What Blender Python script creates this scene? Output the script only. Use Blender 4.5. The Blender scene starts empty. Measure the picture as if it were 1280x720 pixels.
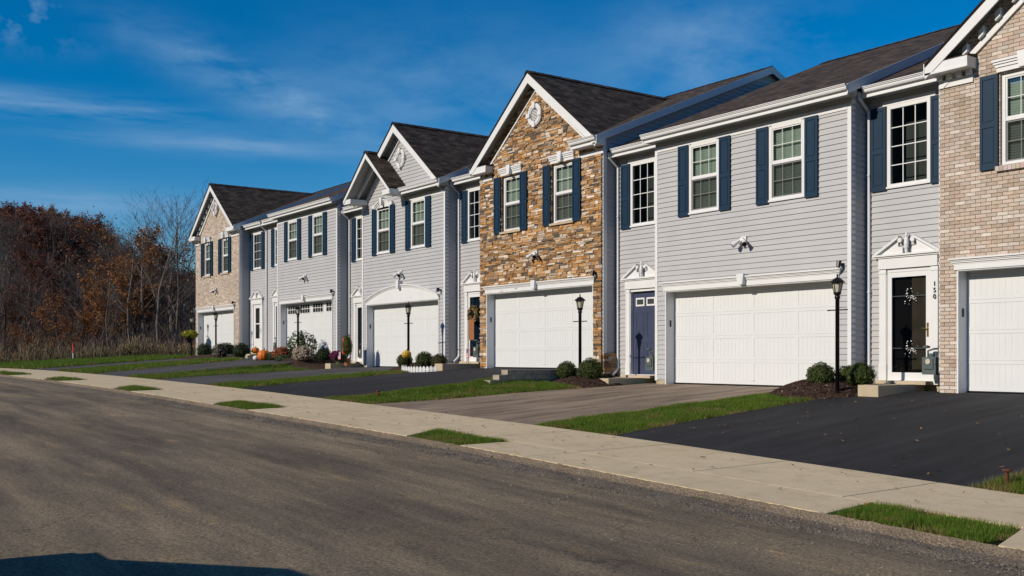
import bpy, math, random
from math import sin, cos, pi, radians
from mathutils import Vector, Matrix
from mathutils.noise import noise as pnoise
random.seed(11)
SC = bpy.context.scene
COL = SC.collection

# ------------------------------------------------------------------ materials
def nt(name):
    m = bpy.data.materials.new(name); m.use_nodes = True
    t = m.node_tree; t.nodes.clear()
    return m, t, t.nodes, t.links
def N(n, typ, **kw):
    x = n.new(typ)
    for k, v in kw.items():
        if k in x.inputs.keys() if isinstance(k, str) else False: x.inputs[k].default_value = v
        else: setattr(x, k, v)
    return x
def ramp(n, stops):
    r = n.new('ShaderNodeValToRGB'); e = r.color_ramp.elements
    while len(e) < len(stops): e.new(.5)
    for i, (p, c) in enumerate(stops):
        e[i].position = p; e[i].color = (*c, 1)
    return r
def solid(name, c, rough=.6, var=.06, scale=6., bump=0., bscale=60., metal=0., spec=.4):
    m, t, n, l = nt(name)
    o = n.new('ShaderNodeOutputMaterial'); b = n.new('ShaderNodeBsdfPrincipled')
    b.inputs['Roughness'].default_value = rough; b.inputs['Metallic'].default_value = metal
    b.inputs['Specular IOR Level'].default_value = spec
    tc = n.new('ShaderNodeTexCoord'); nz = n.new('ShaderNodeTexNoise'); nz.inputs['Scale'].default_value = scale; nz.inputs['Detail'].default_value = 5
    l.new(tc.outputs['Object'], nz.inputs['Vector'])
    r = ramp(n, [(.3, tuple(x*(1-var) for x in c)), (.7, tuple(min(1, x*(1+var)) for x in c))])
    l.new(nz.outputs[0], r.inputs[0]); l.new(r.outputs[0], b.inputs['Base Color'])
    if bump:
        n2 = n.new('ShaderNodeTexNoise'); n2.inputs['Scale'].default_value = bscale; n2.inputs['Detail'].default_value = 4
        l.new(tc.outputs['Object'], n2.inputs['Vector'])
        bp = n.new('ShaderNodeBump'); bp.inputs['Strength'].default_value = bump; bp.inputs['Distance'].default_value = .02
        l.new(n2.outputs[0], bp.inputs['Height']); l.new(bp.outputs[0], b.inputs['Normal'])
    l.new(b.outputs[0], o.inputs[0]); return m
def attrmat(name, rough=.85, mul=1., scale=30., amt=.35, bump=.3, trans=0.):
    """colour from the per-face attribute 'tint', broken up with noise"""
    m, t, n, l = nt(name)
    o = n.new('ShaderNodeOutputMaterial'); b = n.new('ShaderNodeBsdfPrincipled'); b.inputs['Roughness'].default_value = rough
    b.inputs['Specular IOR Level'].default_value = .25
    a = n.new('ShaderNodeAttribute'); a.attribute_name = 'tint'
    tc = n.new('ShaderNodeTexCoord'); nz = n.new('ShaderNodeTexNoise'); nz.inputs['Scale'].default_value = scale; nz.inputs['Detail'].default_value = 6
    l.new(tc.outputs['Object'], nz.inputs['Vector'])
    r = ramp(n, [(.25, (1-amt,)*3), (.75, (1+amt*.6,)*3)])
    l.new(nz.outputs[0], r.inputs[0])
    mx = n.new('ShaderNodeMix'); mx.data_type = 'RGBA'; mx.blend_type = 'MULTIPLY'; mx.inputs[0].default_value = 1
    l.new(a.outputs['Color'], mx.inputs[6]); l.new(r.outputs[0], mx.inputs[7]); l.new(mx.outputs[2], b.inputs['Base Color'])
    if bump:
        bp = n.new('ShaderNodeBump'); bp.inputs['Strength'].default_value = bump; bp.inputs['Distance'].default_value = .01
        l.new(nz.outputs[0], bp.inputs['Height']); l.new(bp.outputs[0], b.inputs['Normal'])
    if trans:
        tr = n.new('ShaderNodeBsdfTranslucent'); l.new(mx.outputs[2], tr.inputs['Color'])
        ms = n.new('ShaderNodeMixShader'); ms.inputs[0].default_value = trans
        l.new(b.outputs[0], ms.inputs[1]); l.new(tr.outputs[0], ms.inputs[2]); l.new(ms.outputs[0], o.inputs[0])
    else: l.new(b.outputs[0], o.inputs[0])
    return m
def glassmat(name, tint=(.85, .9, .9), base=.09, rough=.01):
    m, t, n, l = nt(name)
    o = n.new('ShaderNodeOutputMaterial'); tr = n.new('ShaderNodeBsdfTransparent'); tr.inputs[0].default_value = (*tint, 1)
    g = n.new('ShaderNodeBsdfGlossy'); g.inputs['Roughness'].default_value = rough
    f = n.new('ShaderNodeFresnel'); f.inputs['IOR'].default_value = 1.5
    a = n.new('ShaderNodeMath'); a.operation = 'ADD'; a.inputs[1].default_value = base
    tc = n.new('ShaderNodeTexCoord'); nz = n.new('ShaderNodeTexNoise'); nz.inputs['Scale'].default_value = 3
    bp = n.new('ShaderNodeBump'); bp.inputs['Strength'].default_value = .04
    l.new(tc.outputs['Object'], nz.inputs['Vector']); l.new(nz.outputs[0], bp.inputs['Height']); l.new(bp.outputs[0], g.inputs['Normal'])
    ms = n.new('ShaderNodeMixShader')
    l.new(f.outputs[0], a.inputs[0]); l.new(a.outputs[0], ms.inputs[0]); l.new(tr.outputs[0], ms.inputs[1]); l.new(g.outputs[0], ms.inputs[2])
    l.new(ms.outputs[0], o.inputs[0]); return m
def shinglemat():
    m, t, n, l = nt('roof_shingle')
    o = n.new('ShaderNodeOutputMaterial'); b = n.new('ShaderNodeBsdfPrincipled'); b.inputs['Roughness'].default_value = .9; b.inputs['Specular IOR Level'].default_value = .2
    uv = n.new('ShaderNodeUVMap')
    br = n.new('ShaderNodeTexBrick'); br.offset = .37; br.inputs['Scale'].default_value = 1; br.inputs['Brick Width'].default_value = .27; br.inputs['Row Height'].default_value = .145
    br.inputs['Mortar Size'].default_value = .009; br.inputs['Mortar Smooth'].default_value = .3
    br.inputs['Color1'].default_value = (.028, .022, .018, 1); br.inputs['Color2'].default_value = (.098, .076, .060, 1); br.inputs['Mortar'].default_value = (.014, .011, .010, 1)
    nz = n.new('ShaderNodeTexNoise'); nz.inputs['Scale'].default_value = 1.3; nz.inputs['Detail'].default_value = 8; nz.inputs['Roughness'].default_value = .7
    n3 = n.new('ShaderNodeTexNoise'); n3.inputs['Scale'].default_value = 60; n3.inputs['Detail'].default_value = 3
    mpv = n.new('ShaderNodeMapping'); mpv.inputs['Scale'].default_value = (1, 4, 1)
    l.new(uv.outputs[0], br.inputs['Vector']); l.new(uv.outputs[0], mpv.inputs[0]); l.new(mpv.outputs[0], nz.inputs['Vector']); l.new(uv.outputs[0], n3.inputs['Vector'])
    r = ramp(n, [(.3, (.6, .6, .6)), (.7, (1.35, 1.3, 1.25))]); l.new(nz.outputs[0], r.inputs[0])
    mx = n.new('ShaderNodeMix'); mx.data_type = 'RGBA'; mx.blend_type = 'MULTIPLY'; mx.inputs[0].default_value = 1
    l.new(br.outputs[0], mx.inputs[6]); l.new(r.outputs[0], mx.inputs[7])
    r3 = ramp(n, [(.3, (.75, .75, .75)), (.7, (1.25, 1.25, 1.25))]); l.new(n3.outputs[0], r3.inputs[0])
    mx2 = n.new('ShaderNodeMix'); mx2.data_type = 'RGBA'; mx2.blend_type = 'MULTIPLY'; mx2.inputs[0].default_value = 1
    l.new(mx.outputs[2], mx2.inputs[6]); l.new(r3.outputs[0], mx2.inputs[7])
    l.new(mx2.outputs[2], b.inputs['Base Color'])
    bp = n.new('ShaderNodeBump'); bp.inputs['Strength'].default_value = .8; bp.inputs['Distance'].default_value = .012
    l.new(br.outputs[0], bp.inputs['Height']); l.new(bp.outputs[0], b.inputs['Normal']); l.new(b.outputs[0], o.inputs[0])
    return m
def groundmix(name, layers, rough=.9, bump=.4, bscale=120., bdist=.01, spec=.3, cracks=False):
    """layers: list of (noise scale, detail, lo, hi, colour_a, colour_b, fac)"""
    m, t, n, l = nt(name)
    o = n.new('ShaderNodeOutputMaterial'); b = n.new('ShaderNodeBsdfPrincipled'); b.inputs['Roughness'].default_value = rough
    b.inputs['Specular IOR Level'].default_value = spec
    tc = n.new('ShaderNodeTexCoord'); prev = None
    for i, (sc, det, lo, hi, ca, cb, fac, stretch) in enumerate(layers):
        mp = n.new('ShaderNodeMapping'); mp.inputs['Scale'].default_value = stretch; mp.inputs['Location'].default_value = (i*7.3, i*3.1, 0)
        l.new(tc.outputs['Object'], mp.inputs[0])
        nz = n.new('ShaderNodeTexNoise'); nz.inputs['Scale'].default_value = sc; nz.inputs['Detail'].default_value = det; nz.inputs['Roughness'].default_value = .62
        l.new(mp.outputs[0], nz.inputs['Vector'])
        r = ramp(n, [(lo, ca), (hi, cb)]); l.new(nz.outputs[0], r.inputs[0])
        if prev is None: prev = r.outputs[0]
        else:
            mx = n.new('ShaderNodeMix'); mx.data_type = 'RGBA'; mx.blend_type = 'MULTIPLY'; mx.inputs[0].default_value = fac
            l.new(prev, mx.inputs[6]); l.new(r.outputs[0], mx.inputs[7]); prev = mx.outputs[2]
    if cracks:
        wn = n.new('ShaderNodeTexNoise'); wn.inputs['Scale'].default_value = 1.1; wn.inputs['Detail'].default_value = 6; l.new(tc.outputs['Object'], wn.inputs['Vector'])
        wm = n.new('ShaderNodeMix'); wm.data_type = 'VECTOR'; wm.inputs[0].default_value = .45; l.new(tc.outputs['Object'], wm.inputs[4]); l.new(wn.outputs['Color'], wm.inputs[5])
        vo = n.new('ShaderNodeTexVoronoi'); vo.feature = 'DISTANCE_TO_EDGE'; vo.inputs['Scale'].default_value = .42; l.new(wm.outputs[1], vo.inputs['Vector'])
        cr = ramp(n, [(.0, (.62, .62, .62)), (.004, (1, 1, 1))]); l.new(vo.outputs['Distance'], cr.inputs[0])
        mk = n.new('ShaderNodeTexNoise'); mk.inputs['Scale'].default_value = .35; l.new(tc.outputs['Object'], mk.inputs['Vector'])
        mr = ramp(n, [(.56, (0, 0, 0)), (.63, (1, 1, 1))]); l.new(mk.outputs[0], mr.inputs[0])
        mx = n.new('ShaderNodeMix'); mx.data_type = 'RGBA'; mx.blend_type = 'MULTIPLY'; l.new(mr.outputs[0], mx.inputs[0])
        l.new(prev, mx.inputs[6]); l.new(cr.outputs[0], mx.inputs[7]); prev = mx.outputs[2]
    l.new(prev, b.inputs['Base Color'])
    n2 = n.new('ShaderNodeTexNoise'); n2.inputs['Scale'].default_value = bscale; n2.inputs['Detail'].default_value = 5
    l.new(tc.outputs['Object'], n2.inputs['Vector'])
    bp = n.new('ShaderNodeBump'); bp.inputs['Strength'].default_value = bump; bp.inputs['Distance'].default_value = bdist
    l.new(n2.outputs[0], bp.inputs['Height']); l.new(bp.outputs[0], b.inputs['Normal']); l.new(b.outputs[0], o.inputs[0])
    return m
W1 = (1, 1, 1)
M = {}
M['siding'] = solid('vinyl_siding', (.411, .415, .430), .55, .05, 1.3, .1, 200)
M['white'] = solid('white_trim', (.67, .68, .69), .45, .03, 3)
M['door_white'] = solid('garage_door_white', (.64, .66, .67), .45, .02, 2)
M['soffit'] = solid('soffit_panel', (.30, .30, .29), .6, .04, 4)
M['navy'] = solid('navy_shutter', (.006, .027, .058), .5, .08, 4, 0, 60, 0, .25)
M['door_blue'] = solid('blue_door', (.048, .058, .105), .4, .05, 3, 0, 60, 0, .3)
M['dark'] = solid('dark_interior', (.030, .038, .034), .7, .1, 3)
M['black'] = solid('black_metal', (.012, .011, .012), .35, .1, 20, 0, 60, .3)
M['roof'] = shinglemat()
M['mortar'] = solid('mortar', (.37, .325, .285), .95, .1, 20, .3, 120)
M['mortar_dark'] = solid('stone_joint', (.06, .045, .035), .95, .15, 20, .3, 120)
M['brick'] = attrmat('tan_brick', .9, scale=40, amt=.22, bump=.3)
M['stone'] = attrmat('ledge_stone', .9, scale=22, amt=.35, bump=.6)
M['glass'] = glassmat('window_glass')
M['glassdark'] = glassmat('door_glass', (.6, .62, .64), .06)
M['blind'] = solid('blind_slat', (.60, .72, .62), .6, .06, 5)
M['screen'] = None
M['foundation'] = solid('foundation_block', (.40, .33, .23), .9, .12, 9, .4, 80)
M['meter'] = solid('meter_grey', (.075, .098, .10), .55, .08, 8)
M['block'] = solid('retaining_block', (.35, .305, .245), .95, .3, 7, .8, 45)
M['concrete'] = groundmix('sidewalk_concrete', [(.9, 5, .3, .7, (.56, .45, .285), (.65, .53, .345), 1, W1), (45, 4, .25, .75, (.84, .84, .84), (1.12, 1.12, 1.12), 1, W1), (4, 6, .33, .5, (.80, .78, .76), (1, 1, 1), .7, W1)], .85, .25, 200, .004)
M['stoop'] = solid('stoop_concrete', (.46, .38, .27), .9, .1, 5, .3, 120)
M['road'] = groundmix('road_asphalt', [(.30, 6, .32, .68, (.175, .143, .104), (.262, .215, .158), 1, (.55, 1.6, 1)), (38, 3, .3, .7, (.48, .48, .48), (1.60, 1.57, 1.50), 1, W1), (150, 3, .3, .7, (.45, .45, .45), (1.6, 1.57, 1.5), 1, W1), (.55, 8, .36, .60, (.62, .62, .64), (1.16, 1.13, 1.08), 1, (.45, 2.2, 1)), (.9, 5, .40, .60, (.82, .82, .83), (1.12, 1.10, 1.06), 1, (.22, 3.2, 1)), (7, 6, .30, .42, (.72, .72, .72), (1, 1, 1), .6, W1), (1.7, 5, .58, .72, (1, 1, 1), (1.55, 1.42, 1.15), .9, (.6, 1.6, 1))], .92, .9, 190, .012, cracks=True)
M['shoulder'] = groundmix('broken_asphalt_edge', [(2.2, 6, .3, .7, (.125, .102, .076), (.21, .172, .13), 1, W1), (60, 4, .3, .7, (.4, .4, .4), (1.7, 1.65, 1.6), 1, W1)], .95, 1, 45, .03)
def driveway(name, a, b, rough=.85):
    return groundmix(name, [(.5, 5, .3, .7, a, b, 1, (1.6, .5, 1)), (170, 3, .3, .7, (.65, .65, .65), (1.35, 1.35, 1.35), 1, W1), (2.2, 6, .32, .68, (.56, .56, .56), (1.55, 1.55, 1.58), 1, (1.6, .22, 1)), (9, 5, .25, .4, (.8, .8, .8), (1, 1, 1), .7, W1)], rough, .5, 200, .006)
M['drive_new'] = driveway('fresh_asphalt', (.0135, .0135, .0155), (.021, .021, .0235))
M['drive_old'] = driveway('aged_asphalt', (.19, .143, .100), (.245, .188, .134))
M['drive_grey'] = driveway('grey_asphalt', (.052, .049, .050), (.080, .075, .073))
M['lawn'] = groundmix('lawn_soil', [(1.2, 6, .3, .7, (.035, .075, .010), (.07, .125, .016), 1, W1), (30, 5, .3, .7, (.6, .6, .6), (1.3, 1.3, 1.2), 1, W1)], .95, .8, 60, .03)
M['woodfloor'] = groundmix('leaf_litter', [(.2, 8, .3, .7, (.045, .034, .027), (.10, .07, .048), 1, W1)], .95, .8, 20, .05)
M['grass'] = attrmat('grass_blades', .6, scale=3, amt=.25, bump=0, trans=.35)
M['leaf'] = attrmat('leaves', .6, scale=3, amt=.2, bump=0, trans=.25)
M['bark'] = attrmat('bark', .9, scale=8, amt=.35, bump=.5)
M['mulch'] = groundmix('bark_mulch', [(25, 6, .3, .7, (.022, .013, .009), (.085, .048, .034), 1, W1)], .95, 1, 35, .05)
M['chip'] = attrmat('mulch_chip', .9, scale=30, amt=.3, bump=0)
M['pumpkin'] = solid('pumpkin_skin', (.62, .15, .012), .45, .15, 9)
M['yellow'] = solid('painted_gourd_yellow', (.65, .36, .03), .5, .1, 9)
M['stem'] = solid('plant_stem', (.09, .075, .03), .8, .2, 9)
M['orange'] = solid('orange_fabric', (.55, .085, .02), .8, .12, 6)
M['brown_fabric'] = solid('brown_card', (.30, .12, .045), .8, .1, 6)
M['red'] = solid('flag_red', (.42, .03, .03), .7, .05, 6)
M['flag_blue'] = solid('flag_blue', (.02, .03, .12), .7, .05, 6)
M['rust'] = solid('rusty_iron', (.10, .035, .018), .9, .35, 25, .6, 60)
M['brass'] = solid('brass', (.55, .38, .14), .3, .05, 9, 0, 60, 1.)
M['lampglass'] = solid('lantern_glass', (.50, .47, .38), .25)
M['bulb'] = solid('lantern_bulb', (.75, .72, .62), .4)
M['carpaint'] = solid('car_paint', (.03, .035, .05), .25, .02, 3, 0, 60, .4)
M['rust_cloth'] = solid('olive_curtain', (.085, .07, .045), .9, .2, 5)
M['rubber'] = solid('tyre_rubber', (.015, .015, .015), .8)
M['green_metal'] = solid('green_painted_metal', (.08, .20, .17), .5)
def screenmat():
    m, t, n, l = nt('insect_screen')
    o = n.new('ShaderNodeOutputMaterial'); tr = n.new('ShaderNodeBsdfTransparent'); d = n.new('ShaderNodeBsdfDiffuse'); d.inputs[0].default_value = (.03, .03, .03, 1)
    ms = n.new('ShaderNodeMixShader'); ms.inputs[0].default_value = .45
    l.new(tr.outputs[0], ms.inputs[1]); l.new(d.outputs[0], ms.inputs[2]); l.new(ms.outputs[0], o.inputs[0]); return m
M['screen'] = screenmat()

# ------------------------------------------------------------------ mesh helper
class MB:
    def __init__(s): s.v = []; s.f = []; s.mi = []; s.col = []; s.uv = {}; s.hascol = False
    def face(s, pts, mi=0, col=None, uv=None):
        b = len(s.v); s.v += [tuple(p) for p in pts]; s.f.append(tuple(range(b, b+len(pts)))); s.mi.append(mi); s.col.append(col)
        if col is not None: s.hascol = True
        if uv is not None: s.uv[len(s.f)-1] = uv
    def box(s, x0, x1, y0, y1, z0, z1, mi=0, col=None, skip=''):
        if x0 > x1: x0, x1 = x1, x0
        if y0 > y1: y0, y1 = y1, y0
        p = [(x0,y0,z0),(x1,y0,z0),(x1,y1,z0),(x0,y1,z0),(x0,y0,z1),(x1,y0,z1),(x1,y1,z1),(x0,y1,z1)]
        b = len(s.v); s.v += p
        for k, q in (('b',(0,3,2,1)),('t',(4,5,6,7)),('f',(0,1,5,4)),('r',(1,2,6,5)),('k',(2,3,7,6)),('l',(3,0,4,7))):
            if k in skip: continue
            s.f.append(tuple(b+i for i in q)); s.mi.append(mi); s.col.append(col)
        if col is not None: s.hascol = True
    def prism(s, poly, a0, a1, axis='y', mi=0, col=None):
        """poly in the two other axes (x,z) for y, (y,z) for x, (x,y) for z; extruded a0..a1"""
        def P(p, a):
            return (p[0], a, p[1]) if axis == 'y' else ((a, p[0], p[1]) if axis == 'x' else (p[0], p[1], a))
        n = len(poly); b = len(s.v)
        s.v += [P(p, a0) for p in poly] + [P(p, a1) for p in poly]
        s.f.append(tuple(b+i for i in range(n))); s.f.append(tuple(b+n+i for i in reversed(range(n))))
        for i in range(n):
            j = (i+1) % n; s.f.append((b+i, b+n+i, b+n+j, b+j))
        s.mi += [mi]*(n+2); s.col += [col]*(n+2)
        if col is not None: s.hascol = True
    def tube(s, pts, rad, n=8, mi=0, col=None, cap=True):
        pts = [Vector(p) for p in pts]
        if not isinstance(rad, (list, tuple)): rad = [rad]*len(pts)
        rings = []; ref = None
        for i, p in enumerate(pts):
            d = (pts[min(i+1, len(pts)-1)] - pts[max(i-1, 0)])
            if d.length < 1e-9: d = Vector((0, 0, 1))
            d.normalize()
            if ref is None: ref = Vector((1, 0, 0)) if abs(d.x) < .9 else Vector((0, 1, 0))
            u = d.cross(ref).normalized(); w = u.cross(d).normalized(); ref = w
            b = len(s.v)
            for k in range(n):
                a = 2*pi*k/n; q = p + (u*cos(a) + w*sin(a))*rad[i]; s.v.append(tuple(q))
            rings.append(b)
        for i in range(len(rings)-1):
            for k in range(n):
                j = (k+1) % n; s.f.append((rings[i]+k, rings[i]+j, rings[i+1]+j, rings[i+1]+k)); s.mi.append(mi); s.col.append(col)
        if cap:
            s.f.append(tuple(rings[0]+k for k in reversed(range(n)))); s.f.append(tuple(rings[-1]+k for k in range(n))); s.mi += [mi]*2; s.col += [col]*2
        if col is not None: s.hascol = True
    def lathe(s, prof, c=(0,0,0), n=16, mi=0, col=None, squash=None):
        """prof: list of (r,z)"""
        rings = []
        for r, z in prof:
            b = len(s.v)
            for k in range(n):
                a = 2*pi*k/n; rr = r*(squash(a, z) if squash else 1)
                s.v.append((c[0]+rr*cos(a), c[1]+rr*sin(a), c[2]+z))
            rings.append(b)
        for i in range(len(rings)-1):
            for k in range(n):
                j = (k+1) % n; s.f.append((rings[i]+k, rings[i]+j, rings[i+1]+j, rings[i+1]+k)); s.mi.append(mi); s.col.append(col)
        s.f.append(tuple(rings[0]+k for k in reversed(range(n)))); s.f.append(tuple(rings[-1]+k for k in range(n))); s.mi += [mi]*2; s.col += [col]*2
        if col is not None: s.hascol = True
    def build(s, name, mats, parent=None, smooth=False, loc=None):
        me = bpy.data.meshes.new(name); me.from_pydata(s.v, [], s.f)
        if not isinstance(mats, (list, tuple)): mats = [mats]
        for m in mats: me.materials.append(m)
        if len(mats) > 1: me.polygons.foreach_set('material_index', s.mi)
        if s.hascol:
            at = me.attributes.new('tint', 'FLOAT_COLOR', 'FACE'); buf = []
            for c in s.col: buf += [*(c or (1, 1, 1)), 1.]
            at.data.foreach_set('color', buf)
        if s.uv:
            ul = me.uv_layers.new(name='UVMap')
            for pi_, uvs in s.uv.items():
                p = me.polygons[pi_]
                for li, u in zip(p.loop_indices, uvs): ul.data[li].uv = u
        if smooth: me.polygons.foreach_set('use_smooth', [True]*len(me.polygons))
        me.update()
        o = bpy.data.objects.new(name, me); COL.objects.link(o)
        if parent: o.parent = parent
        if loc: o.location = loc
        return o
def tag(o, label=None, cat=None, group=None, kind=None):
    if label: o['label'] = label
    if cat: o['category'] = cat
    if group: o['group'] = group
    if kind: o['kind'] = kind
    return o
def empty(name, loc, label=None, cat=None, group=None, rz=0):
    o = bpy.data.objects.new(name, None); COL.objects.link(o); o.location = loc; o.rotation_euler.z = rz
    o.empty_display_size = .2
    return tag(o, label, cat, group)
def copy_tree(o, parent=None, label=None, loc=None, rz=None, sc=None):
    kids = list(o.children)
    c = o.copy(); COL.objects.link(c)
    if parent: c.parent = parent
    if label: c['label'] = label
    if loc is not None: c.location = loc
    if rz is not None: c.rotation_euler.z = rz
    if sc is not None: c.scale = (sc, sc, sc)
    for k in kids: copy_tree(k, c)
    return c

# ------------------------------------------------------------------ lie of the land
def lerp_tab(tab, x):
    if x <= tab[0][0]: return tab[0][1]
    for (a, za), (b, zb) in zip(tab, tab[1:]):
        if x <= b: return za + (zb-za)*(x-a)/(b-a)
    return tab[-1][1]
ZT = [(-120, .10), (-60, .10), (-54, .095), (-47, .085), (-44.2, .068), (-39.2, .020), (-35.6, -.022), (-32.8, -.060), (-28.5, -.135), (-24.9, -.21), (-21.5, -.295), (-18, -.385), (-13.9, -.495), (-11.9, -.555), (-10.1, -.63), (-8.25, -.70), (-7.6, -.728), (-5.7, -.803), (0, -1.02), (10, -1.35), (60, -2.2)]
def zs(X):   # smoothed
    return sum(lerp_tab(ZT, X+d) for d in (-1.2, -.6, 0, .6, 1.2))/5
def sm(a, b, x):
    t = max(0., min(1., (x-a)/(b-a))); return t*t*(3-2*t)
def fl(X): return .31*(1-sm(-20.7, -19.9, X)) - .03*sm(-35.6, -34.6, X)*(1-sm(-26.6, -25.8, X)) + .32*(1-sm(-35.8, -35.0, X))
def yin(X): return -6.4 + .034*X
def G(X, Y):
    yi = yin(X)
    if Y >= 0: z = fl(X)
    elif Y >= yi:
        t = (Y-yi)/(-yi); z = zs(X)*(1-t) + fl(X)*t
    elif Y >= yi-2.6: z = zs(X) - .04*(yi-Y)/2.6
    else:
        v = yi-2.6-Y; z = zs(X) - .12 + .012*min(v, 3.5) - .012*max(0, v-3.5)*.9
    # gentle bump behind the retaining wall
    z += .12*math.exp(-((X+19.9)/.8)**2 - ((Y+2.8)/1.5)**2)
    # open field and wooded hill to the far left
    if X < -66:
        d = -X-66
        z += 12.5*sm(8, 80, d)*(1-.6*sm(4, 34, Y)) 
    if Y < -48: z += 44*sm(0, 80, -48-Y)*(1+.12*sin(X*.03))  # unseen hill behind the camera, added so window glass reflects dark ground
    return z

def grid_sheet(mb, x0, x1, y0f, y1f, nx, ny, dz=0., zf=G, mi=0):
    b = len(mb.v)
    for i in range(nx+1):
        X = x0+(x1-x0)*i/nx
        ya = y0f(X) if callable(y0f) else y0f; yb = y1f(X) if callable(y1f) else y1f
        for j in range(ny+1):
            Y = ya+(yb-ya)*j/ny; mb.v.append((X, Y, zf(X, Y)+dz))
    for i in range(nx):
        for j in range(ny):
            a = b+i*(ny+1)+j; mb.f.append((a, a+ny+1, a+ny+2, a+1)); mb.mi.append(mi); mb.col.append(None)
# tuning values
CARX, CARY = -6.15, -17.98
SKY_SAT, SKY_VAL, SKY_HUE, SKY_STR = 1.5, 1.8, .502, .055
SUN_STR, EXPO = 4.3, 0.0
CLOUD_COL = (3.6, 6.8, 11)
CLOUDS = [
 (6, (1.0, 1.0, 9), .36, .66, (0, 0, 0), .0, (.216, .011, -.40, .13, 0), .95),
 (6, (1.0, 1.0, 9), .36, .66, (2, 0, 0), .0, (.192, .009, -.27, .12, 0), .75),
 (7, (1.2, 1.2, 4), .38, .70, (3, 1, 0), .3, (.155, .022, -.22, .10, -.39), .95),
 (16, (1.4, 1.2, 1.6), .46, .68, (3, 4, 0), .3, (.282, .018, -.41, .045, 0), .95),
 (5, (1.2, 1.2, 3), .34, .70, (5, 4, 0), .2, (.235, .060, -.06, .14, 0), .75),
 (6, (1.2, 1.2, 2.5), .40, .70, (5, 9, 0), .2, (.275, .045, .18, .09, 0), .75),
 (6, (1.0, 1.0, 9), .36, .66, (7, 2, 0), .0, (.135, .012, -.36, .16, 0), .8),
]
# ------------------------------------------------------------------ ground, road, sidewalk, driveways
def frange(a, b, n): return [a+(b-a)*i/n for i in range(n+1)]
def ground_sheet():
    xs = frange(-440, -80, 60) + frange(-80, 6, 344)[1:] + frange(6, 120, 24)[1:]
    ys = frange(-180, -24, 26) + frange(-24, 3, 108)[1:] + frange(3, 160, 32)[1:]
    mb = MB()
    for X in xs:
        for Y in ys:
            far = -.05
            mb.v.append((X, Y, G(X, Y)+far))
    n = len(ys)
    for i in range(len(xs)-1):
        for j in range(n-1):
            mb.f.append((i*n+j, (i+1)*n+j, (i+1)*n+j+1, i*n+j+1)); mb.col.append(None)
            mb.mi.append(1 if (xs[i] < -63 and ys[j] > -12) or ys[j] < -50 else 0)
    o = mb.build('ground', [M['lawn'], M['woodfloor']], smooth=True); tag(o, kind='structure')
ground_sheet()
mb = MB(); grid_sheet(mb, -75, 14, lambda X: yin(X)-14.5, lambda X: yin(X)-3.15, 356, 48, .0)
tag(mb.build('road', M['road'], smooth=True), kind='structure')
# rough broken edge between the road and the pavement
def edge_z(X, Y):
    w = 1-min(1, abs((Y-(yin(X)-2.9))/.35))
    f = sm(-3.25, -3.0, Y-yin(X))
    return G(X, Y) + ((.032)*w*pnoise((X*2.1, Y*3, 0)) + .012*pnoise((X*13, Y*13, 1)))*f + .010*f - .012*(1-f) - .006*sm(-2.75, -2.6, Y-yin(X))
mb = MB(); grid_sheet(mb, -60, 8, lambda X: yin(X)-3.28+.10*pnoise((X*.9, 0, 5))+.05*pnoise((X*5, 0, 2)), lambda X: yin(X)-2.598, 1360, 14, .004, edge_z)
tag(mb.build('road_shoulder', M['shoulder'], smooth=True), kind='structure')

ISL = [(-6.27, -4.79, -6.15, -4.53), (-14.07, -12.08, -13.5, -12.11), (-21.84, -19.42, -21.05, -19.3), (-28.85, -26.5, -27.8, -26.4), (-36.1, -33.4, -34.9, -33.27), (-44.6, -40.06, -44.0, -39.7), (-54, -49, -53.4, -48.6)]
STR = [  # grass strips between driveways: x at pavement (left,right), x at house (left,right), y end
    (-13.92, -11.94, -13.75, -12.25, -1.05), (-21.5, -19.4, -20.45, -18.6, -1.7), (-28.46, -26.1, -28.2, -27.2, -1.2),
    (-35.6, -32.8, -35.5, -33.6, -1.8), (-44.2, -39.2, -44.9, -41.1, -1.2)]
DRV = [('drive_new', (-11.94, -12.25), (-6.3, -5.0)), ('drive_old', (-19.4, -18.5), (-13.92, -13.1)), ('drive_new', (-26.1, -27.1), (-21.5, -20.45)),
       ('drive_grey', (-32.8, -33.5), (-28.46, -28.1)), ('drive_grey', (-39.2, -41.1), (-35.6, -35.5)), ('drive_grey', (-48.3, -50.7), (-44.2, -45.0))]
def tt(X, Y): return (Y-yin(X))/(-yin(X))
for k, (mat, L, R) in enumerate(DRV):
    mb = MB(); nx, ny = 40, 48; b = 0
    for i in range(nx+1):
        for j in range(ny+1):
            t = j/ny; xl = L[0]+(L[1]-L[0])*t**.7; xr = R[0]+(R[1]-R[0])*t**.7
            wob = .025*pnoise((t*14, k*3.3, 0))
            X = xl+(xr-xl)*i/nx + (wob if i in (0, nx) else 0); ya = yin(X); Y = ya + (.28-ya)*t
            mb.v.append((X, Y, G(X, min(Y, 0)) + (.004 if t > .99 else 0) - .004))
    for i in range(nx):
        for j in range(ny):
            a = i*(ny+1)+j; mb.f.append((a, a+ny+1, a+ny+2, a+1)); mb.mi.append(0); mb.col.append(None)
    tag(mb.build('driveway', M[mat], smooth=True), kind='structure')

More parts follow.
